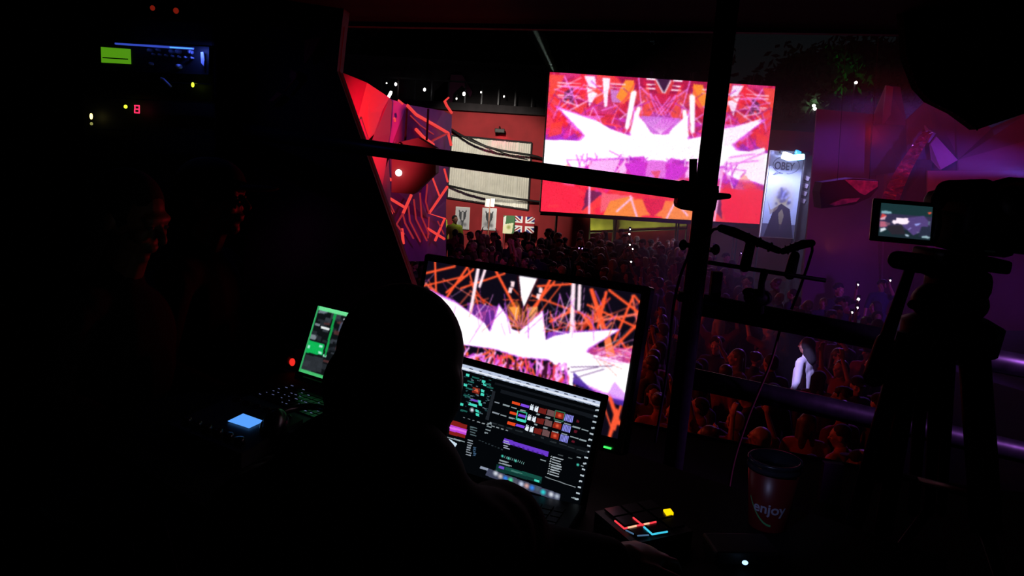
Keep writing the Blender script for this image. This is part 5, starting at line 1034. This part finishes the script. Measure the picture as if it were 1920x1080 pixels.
# phones held up: someone below each light
phm = glow('phone_light', (1, .96, .9), 14); phv = glow('phone_light_violet', (.6, .35, 1), 5)
for x, y, z, v_, lb in ((1181, 430, 1.95, 0, 'topmost phone light in the column of lights beneath the long banner'), (1180, 439, 1.9, 0, 'brightest phone light beneath the long banner'), (1181, 459, 1.85, 0, 'middle phone light of the column beneath the long banner'),
                         (1186, 467, 1.85, 0, 'phone light low in the column beneath the long banner, leaning right'), (1172, 469, 1.8, 1, 'dim violet phone light left of the column beneath the banner'), (1183, 491, 1.8, 0, 'lowest yellowish phone light of the column beneath the banner'),
                         (1086, 465, 1.85, 1, 'left one of a pair of violet phone lights deep in the crowd'), (1092, 466, 1.85, 1, 'right one of a pair of violet phone lights deep in the crowd'), (1339, 461, 1.85, 1, 'faint phone light just right of the upright pole'), (1389, 475, 1.85, 1, 'faint phone light under the left microphone'),
                         (1608, 534, 1.9, 0, 'topmost phone light in the violet haze at right'), (1609, 561, 1.85, 0, 'brightest phone light in the violet haze at right'), (1607, 577, 1.8, 0, 'third phone light down in the violet haze at right'), (1597, 586, 1.75, 0, 'lowest phone light in the violet haze at right'), (1669, 526, 1.85, 0, 'small phone light beside the tripod handle')):
    p = atz(x, y, z); hx, hy, hz_ = .135, -.345, 1.735; sc = z / (hz_ + .035); a = 2.9 if x == 1092 else -.9 if x == 1086 else 1.9 if x == 1172 else random.uniform(-.5, .5)
    o = copy_person(V[5], (p.x - (hx * math.cos(a) - hy * math.sin(a)) * sc, p.y - (hx * math.sin(a) + hy * math.cos(a)) * sc, 0), a, sc); placed.append((o.location.x, o.location.y))
    side = 'haze at right' if x > 1500 else 'crowd beneath the video wall' if x < 1300 else 'crowd behind the microphones'
    tag(o, 'person holding up the ' + lb.replace('left one', 'left').replace('right one', 'right'), 'person', 'phone holders in the ' + side); setm(o, ('shirt',), TOPS[int(x) % 3][1])
    ph = empty('phone', p, lb, 'phone', 'phones held up in the crowd', a); MB().box(p, (.072, .009, .145), rot_z(a), .003).done('phone_body', M['blackgloss'], ph)
    r_ = .026 if y in (439, 561) else .018 if v_ == 0 else .016; MB().ell(p + Vector((0, -.008, 0)), (r_, .006, r_)).done('torch_lens', phm if v_ == 0 else phv, ph, True)
# the rest of the crowd
top_line = [(755, 446), (1000, 436), (1250, 446), (1330, 490), (1450, 528), (1560, 560), (1750, 590)]
def tl(x):
    for (a, b), (c, d) in zip(top_line, top_line[1:]):
        if a <= x <= c: return b + (d - b) * (x - a) / (c - a)
    return 1e9
def occluded(x, y):
    if y > 878: return True
    if x < 1212 and y > 492 + (x - 790) * .135 + 16: return True
    if x > 1665 and y > 590: return True
    if x > 1650 and y > 680: return True
    if 1150 < x < 1215 and y > 520: return x < 1205
    return x > 1745 or (x < 1240 and y > 778)
cand = []; rng = np.random.default_rng(21); random.seed(5); JX, JY = JK.location.x, JK.location.y
for _ in range(14000):
    y = rng.uniform(6.6, 24.5); x = rng.uniform(-4, 12); px, py = proj((x, y, 1.6))
    if not (758 < px < 1745) or py < tl(px) or occluded(px, py): continue
    if (abs(px - 1488) < 42 and 640 < py < 790) or math.hypot(x - JX, y - JY) < .9 or (abs(y - JY + .3 * (x - JX)) < .8 and JX - 1.6 < x < JX): continue
    cand.append((y, x, px, py))
dist = .52; n_crowd = 0; order = sorted(cand, key=lambda c: c[0] + rng.uniform(0, 3)); final = []
for y, x, px, py in order:
    if len(final) >= 262: break
    dm = .40 + .006 * y
    if all((x - a) ** 2 + (y - b) ** 2 > dm * dm for a, b in placed): placed.append((x, y)); final.append((y, x, px, py))
VN = ['short', 'long', 'short', 'short', 'tied up', 'curly', 'curly', 'cap', 'hood', 'long']; VP = ['', '', ', arms bent', ', arms raised', ', arms bent', ', one arm raised', '', '', '', ', arms raised']
TN = ['black', 'navy', 'grey', 'maroon', 'brown']; info = []
for y, x, px, py in final:
    vi = int(rng.choice(10, p=[.2, .14, .14, .03, .1, .05, .13, .09, .09, .03])); sc = float(rng.uniform(.93, 1.06)); fa = R(float(rng.choice([-90, -60, -120, 170, 150, -30], p=[.25, .2, .2, .12, .1, .13]) + rng.normal() * 18))
    o = copy_person(V[vi], (x, y, 0), fa, sc); ti = int(rng.integers(5)); hi = int(rng.choice([0, 1, 2], p=[.55, .33, .12]))
    setm(o, ('jacket', 'shirt'), TOPS[ti][1]); setm(o, ('trousers',), TOPS[int(rng.integers(3))][1]); setm(o, ('hair',), HAIRS[hi][1])
    if rng.random() < .3: setm(o, ('body',), M['skin_brown'])
    if px > 1290: z_ = 'front rows below guard rail' if py > 610 else 'haze behind the microphones' if px < 1560 else 'haze by the tripod handle'
    else: z_ = 'between monitor and pole' if px > 1205 and py > 545 else 'back rows under video wall' if py < 470 else 'crowd just above the monitor' if px > 900 else 'crowd before violet panel'
    hn = {'cap': 'person in cap', 'hood': 'hooded person'}.get(VN[vi], HAIRS[hi][0] + ' ' + VN[vi] + '-haired person')
    info.append(['%s, %s top%s, %s' % (hn, TN[ti], VP[vi], z_), px, py, o, z_])
ORD = ['leftmost', 'second from left', 'third from left', 'fourth from left', 'fifth from left', 'sixth from left', 'seventh from left', 'eighth from left']
for lb in sorted({k[0] for k in info}):
    g = sorted([k for k in info if k[0] == lb], key=lambda k: k[1])
    for n, k in enumerate(g): tag(k[3], lb if len(g) == 1 else lb + ', ' + (('left one', 'right one')[n] if len(g) == 2 else ORD[min(n, 7)]), 'person', 'crowd, ' + k[4])
for i, o in enumerate(V):
    if i not in used:
        for ch in list(o.children): bpy.data.objects.remove(ch)
        bpy.data.objects.remove(o)

# ------------------------------------------------------------------ people in the booth, seated
def seated(head, yaw, label, who, hair='short', nod=.2, turn=0.0, arms=None, k=1.0, top=None, hairm=None, skin=None):
    """seated person whose head centre is at `head`, body facing `yaw` (0 looks back at the viewer)"""
    Mz = Matrix.Rotation(yaw, 3, 'Z'); H = Vector(head); base = H - Mz @ Vector((0, -.17 if hair == 'full' else -.09, 0)); floor = 2.75; hz0 = H.z - floor
    L = lambda x, y, z: Vector((base.x, base.y, floor)) + Mz @ Vector((x, y, z))
    t = empty('person', (base.x, base.y, floor), label, 'person'); body = MB(); jk = MB(); tr = MB(); so = MB(); hr = MB()
    shz = hz0 - (.135 if hair == 'full' else .205); shw = .152 if hair == 'full' else .175; Rm = head_shapes(body, H, yaw + turn, nod, k); hip = .50
    body.caps(L(0, -.04, shz + .02), H + Vector((0, 0, -.06)), .056, .052); body.caps(L(0, 0, hip + .08), L(0, -.02, shz - .12), .09, .085); body.caps(L(-.12, -.05, shz - .03), L(.12, -.05, shz - .03), .055, .055)
    jk.caps(L(0, 0, hip + .03), L(0, -.03, shz - .20), .150, .155); jk.ell(L(0, -.04, shz - .13), (.190, .130, .18), Mz); jk.caps(L(-.14, -.04, shz - .03), L(.14, -.04, shz - .03), .070, .070); jk.caps(L(0, -.03, shz - .02), L(0, -.04, shz + .05), .088, .068)
    if hair == 'full': jk.ell(L(0, -.02, shz + .035), (.125, .11, .10), Mz); jk.ell(L(0, .0, shz - .01), (.20, .11, .085), Mz)
    arms = arms or ((L(-.25, -.02, .76), L(-.14, -.24, .63), Mz @ Vector((.2, -1, -.2))), (L(.25, -.02, .76), L(.14, -.24, .63), Mz @ Vector((-.2, -1, -.2))))
    for i, sx in enumerate((-1, 1)):
        el, wr, hd_ = [Vector(v) for v in arms[i]]; s0 = L(sx * shw, -.04 - (.06 if hair == 'full' else 0), shz - .04); body.caps(s0, el, .045, .036); body.caps(el, wr, .036, .025); hand_shapes(body, wr, hd_, (0, 0, 1), .55, -sx if yaw < 1.5 else -sx)
        jk.caps(s0, el, .065, .054); jk.caps(el, wr - (wr - el).normalized() * .012, .054, .040)
        hp, kn, an = L(sx * .09, 0, hip), L(sx * .12, -.42, .50), L(sx * .12, -.38, .10); body.caps(hp, kn, .07, .05); body.caps(kn, an, .05, .036); body.caps(an, L(sx * .12, -.50, .045), .036, .03)
        tr.caps(hp, kn, .092, .070); tr.caps(kn, an + Vector((0, 0, .02)), .070, .060); so.caps(L(sx * .12, -.34, .045), L(sx * .12, -.54, .04), .045, .04); so.caps(an + Vector((0, 0, -.04)), an + Vector((0, 0, .02)), .045, .046)
    tr.ell(L(0, 0, hip), (.165, .13, .11), Mz)
    def e(p, r): hr.ell(H + Rm @ (Vector(p) * k), [q * k for q in r], Rm, 20, 16)
    e((0, .026, .030), (.086, .096, .094)); e((0, .060, -.020), (.076, .058, .078))
    if hair == 'long': [hr.caps(H + Rm @ Vector((sx * .055, .045, .0)), H + Rm @ Vector((sx * .06, .05, -.16)), .040, .03) for sx in (-1, 1)]
    if hair == 'full': e((0, .050, -.020), (.094, .075, .080)); e((0, .065, -.060), (.084, .060, .060))
    body.done('body', skin or M['skin'], t, True, .0058, 2); jk.done('jacket', top or M['cloth_black'], t, True, .010, 2); tr.done('trousers', TOPS[1][1], t, True, .012, 2); so.done('shoes', M['black'], t, True, .010, 1)
    h = hr.done('hair', hairm or HD, t, True, .006, 2); inv = Rm.inverted(); off = H - t.location
    for v in h.data.vertices:
        q = inv @ (v.co - off)
        if q.y < -.035 * k and q.z < .055 * k: v.co = off + Rm @ Vector((q.x * .80, -.015 * k, q.z))
    eyes(H, Rm, t, k)
    if hair == 'cap': MB().ell(H + Rm @ Vector((0, .010, .045)), (.093, .104, .080), Rm, 24, 16).ell(H + Rm @ Vector((0, -.12, .040)), (.062, .082, .009), Rm, 20, 10).done('cap', M['blackcloth'], t, True, .006, 1)
    st = empty('stool', (base.x, base.y, floor), 'round black stool under the ' + who, 'stool', 'stools in the booth'); sz = hip - .09
    MB().lathe((base.x, base.y, floor), [(.01, sz - .05), (.17, sz - .05), (.18, sz - .02), (.17, sz), (.01, sz + .002)], 28).done('seat', M['black'], st, True)
    for a in range(4): c, s_ = math.cos(a * 1.571 + .78), math.sin(a * 1.571 + .78); MB().tube([(base.x + .12 * c, base.y + .12 * s_, floor + sz - .05), (base.x + .19 * c, base.y + .19 * s_, floor)], .012, 10).done('leg', M['steel'], st)
    return t
oh = at(756, 702, 1.06)
seated(oh, math.pi - .12, 'person in black seen from behind, seated before the laptop, one arm reaching for the pads', 'person seen from behind at the laptop', 'full', .30, 0, k=1.0,
       arms=((at(985, 1040, 1.13), atz(1150, 1058, 3.61), atz(1290, 1012, 3.585) - atz(1150, 1058, 3.61)), (oh + Vector((-.30, .02, -.40)), oh + Vector((-.20, .16, -.60)), (.6, .8, -.1))))
seated(at(248, 408, 2.1), R(78), 'person seated at the far left in profile looking down, cheek faintly violet', 'person in profile at the far left', 'long', .35, top=M['blackcloth'], skin=M['skin_brown'])  # darker skin and near-black jacket stand in for the booth's shade
seated(at(402, 372, 2.42), R(86), 'person in a peaked cap seated in profile in front of the dark booth wall', 'person in the peaked cap', 'cap', .0, top=M['blackcloth'], skin=M['skin_shadow'])  # shade again put into the skin and jacket colours
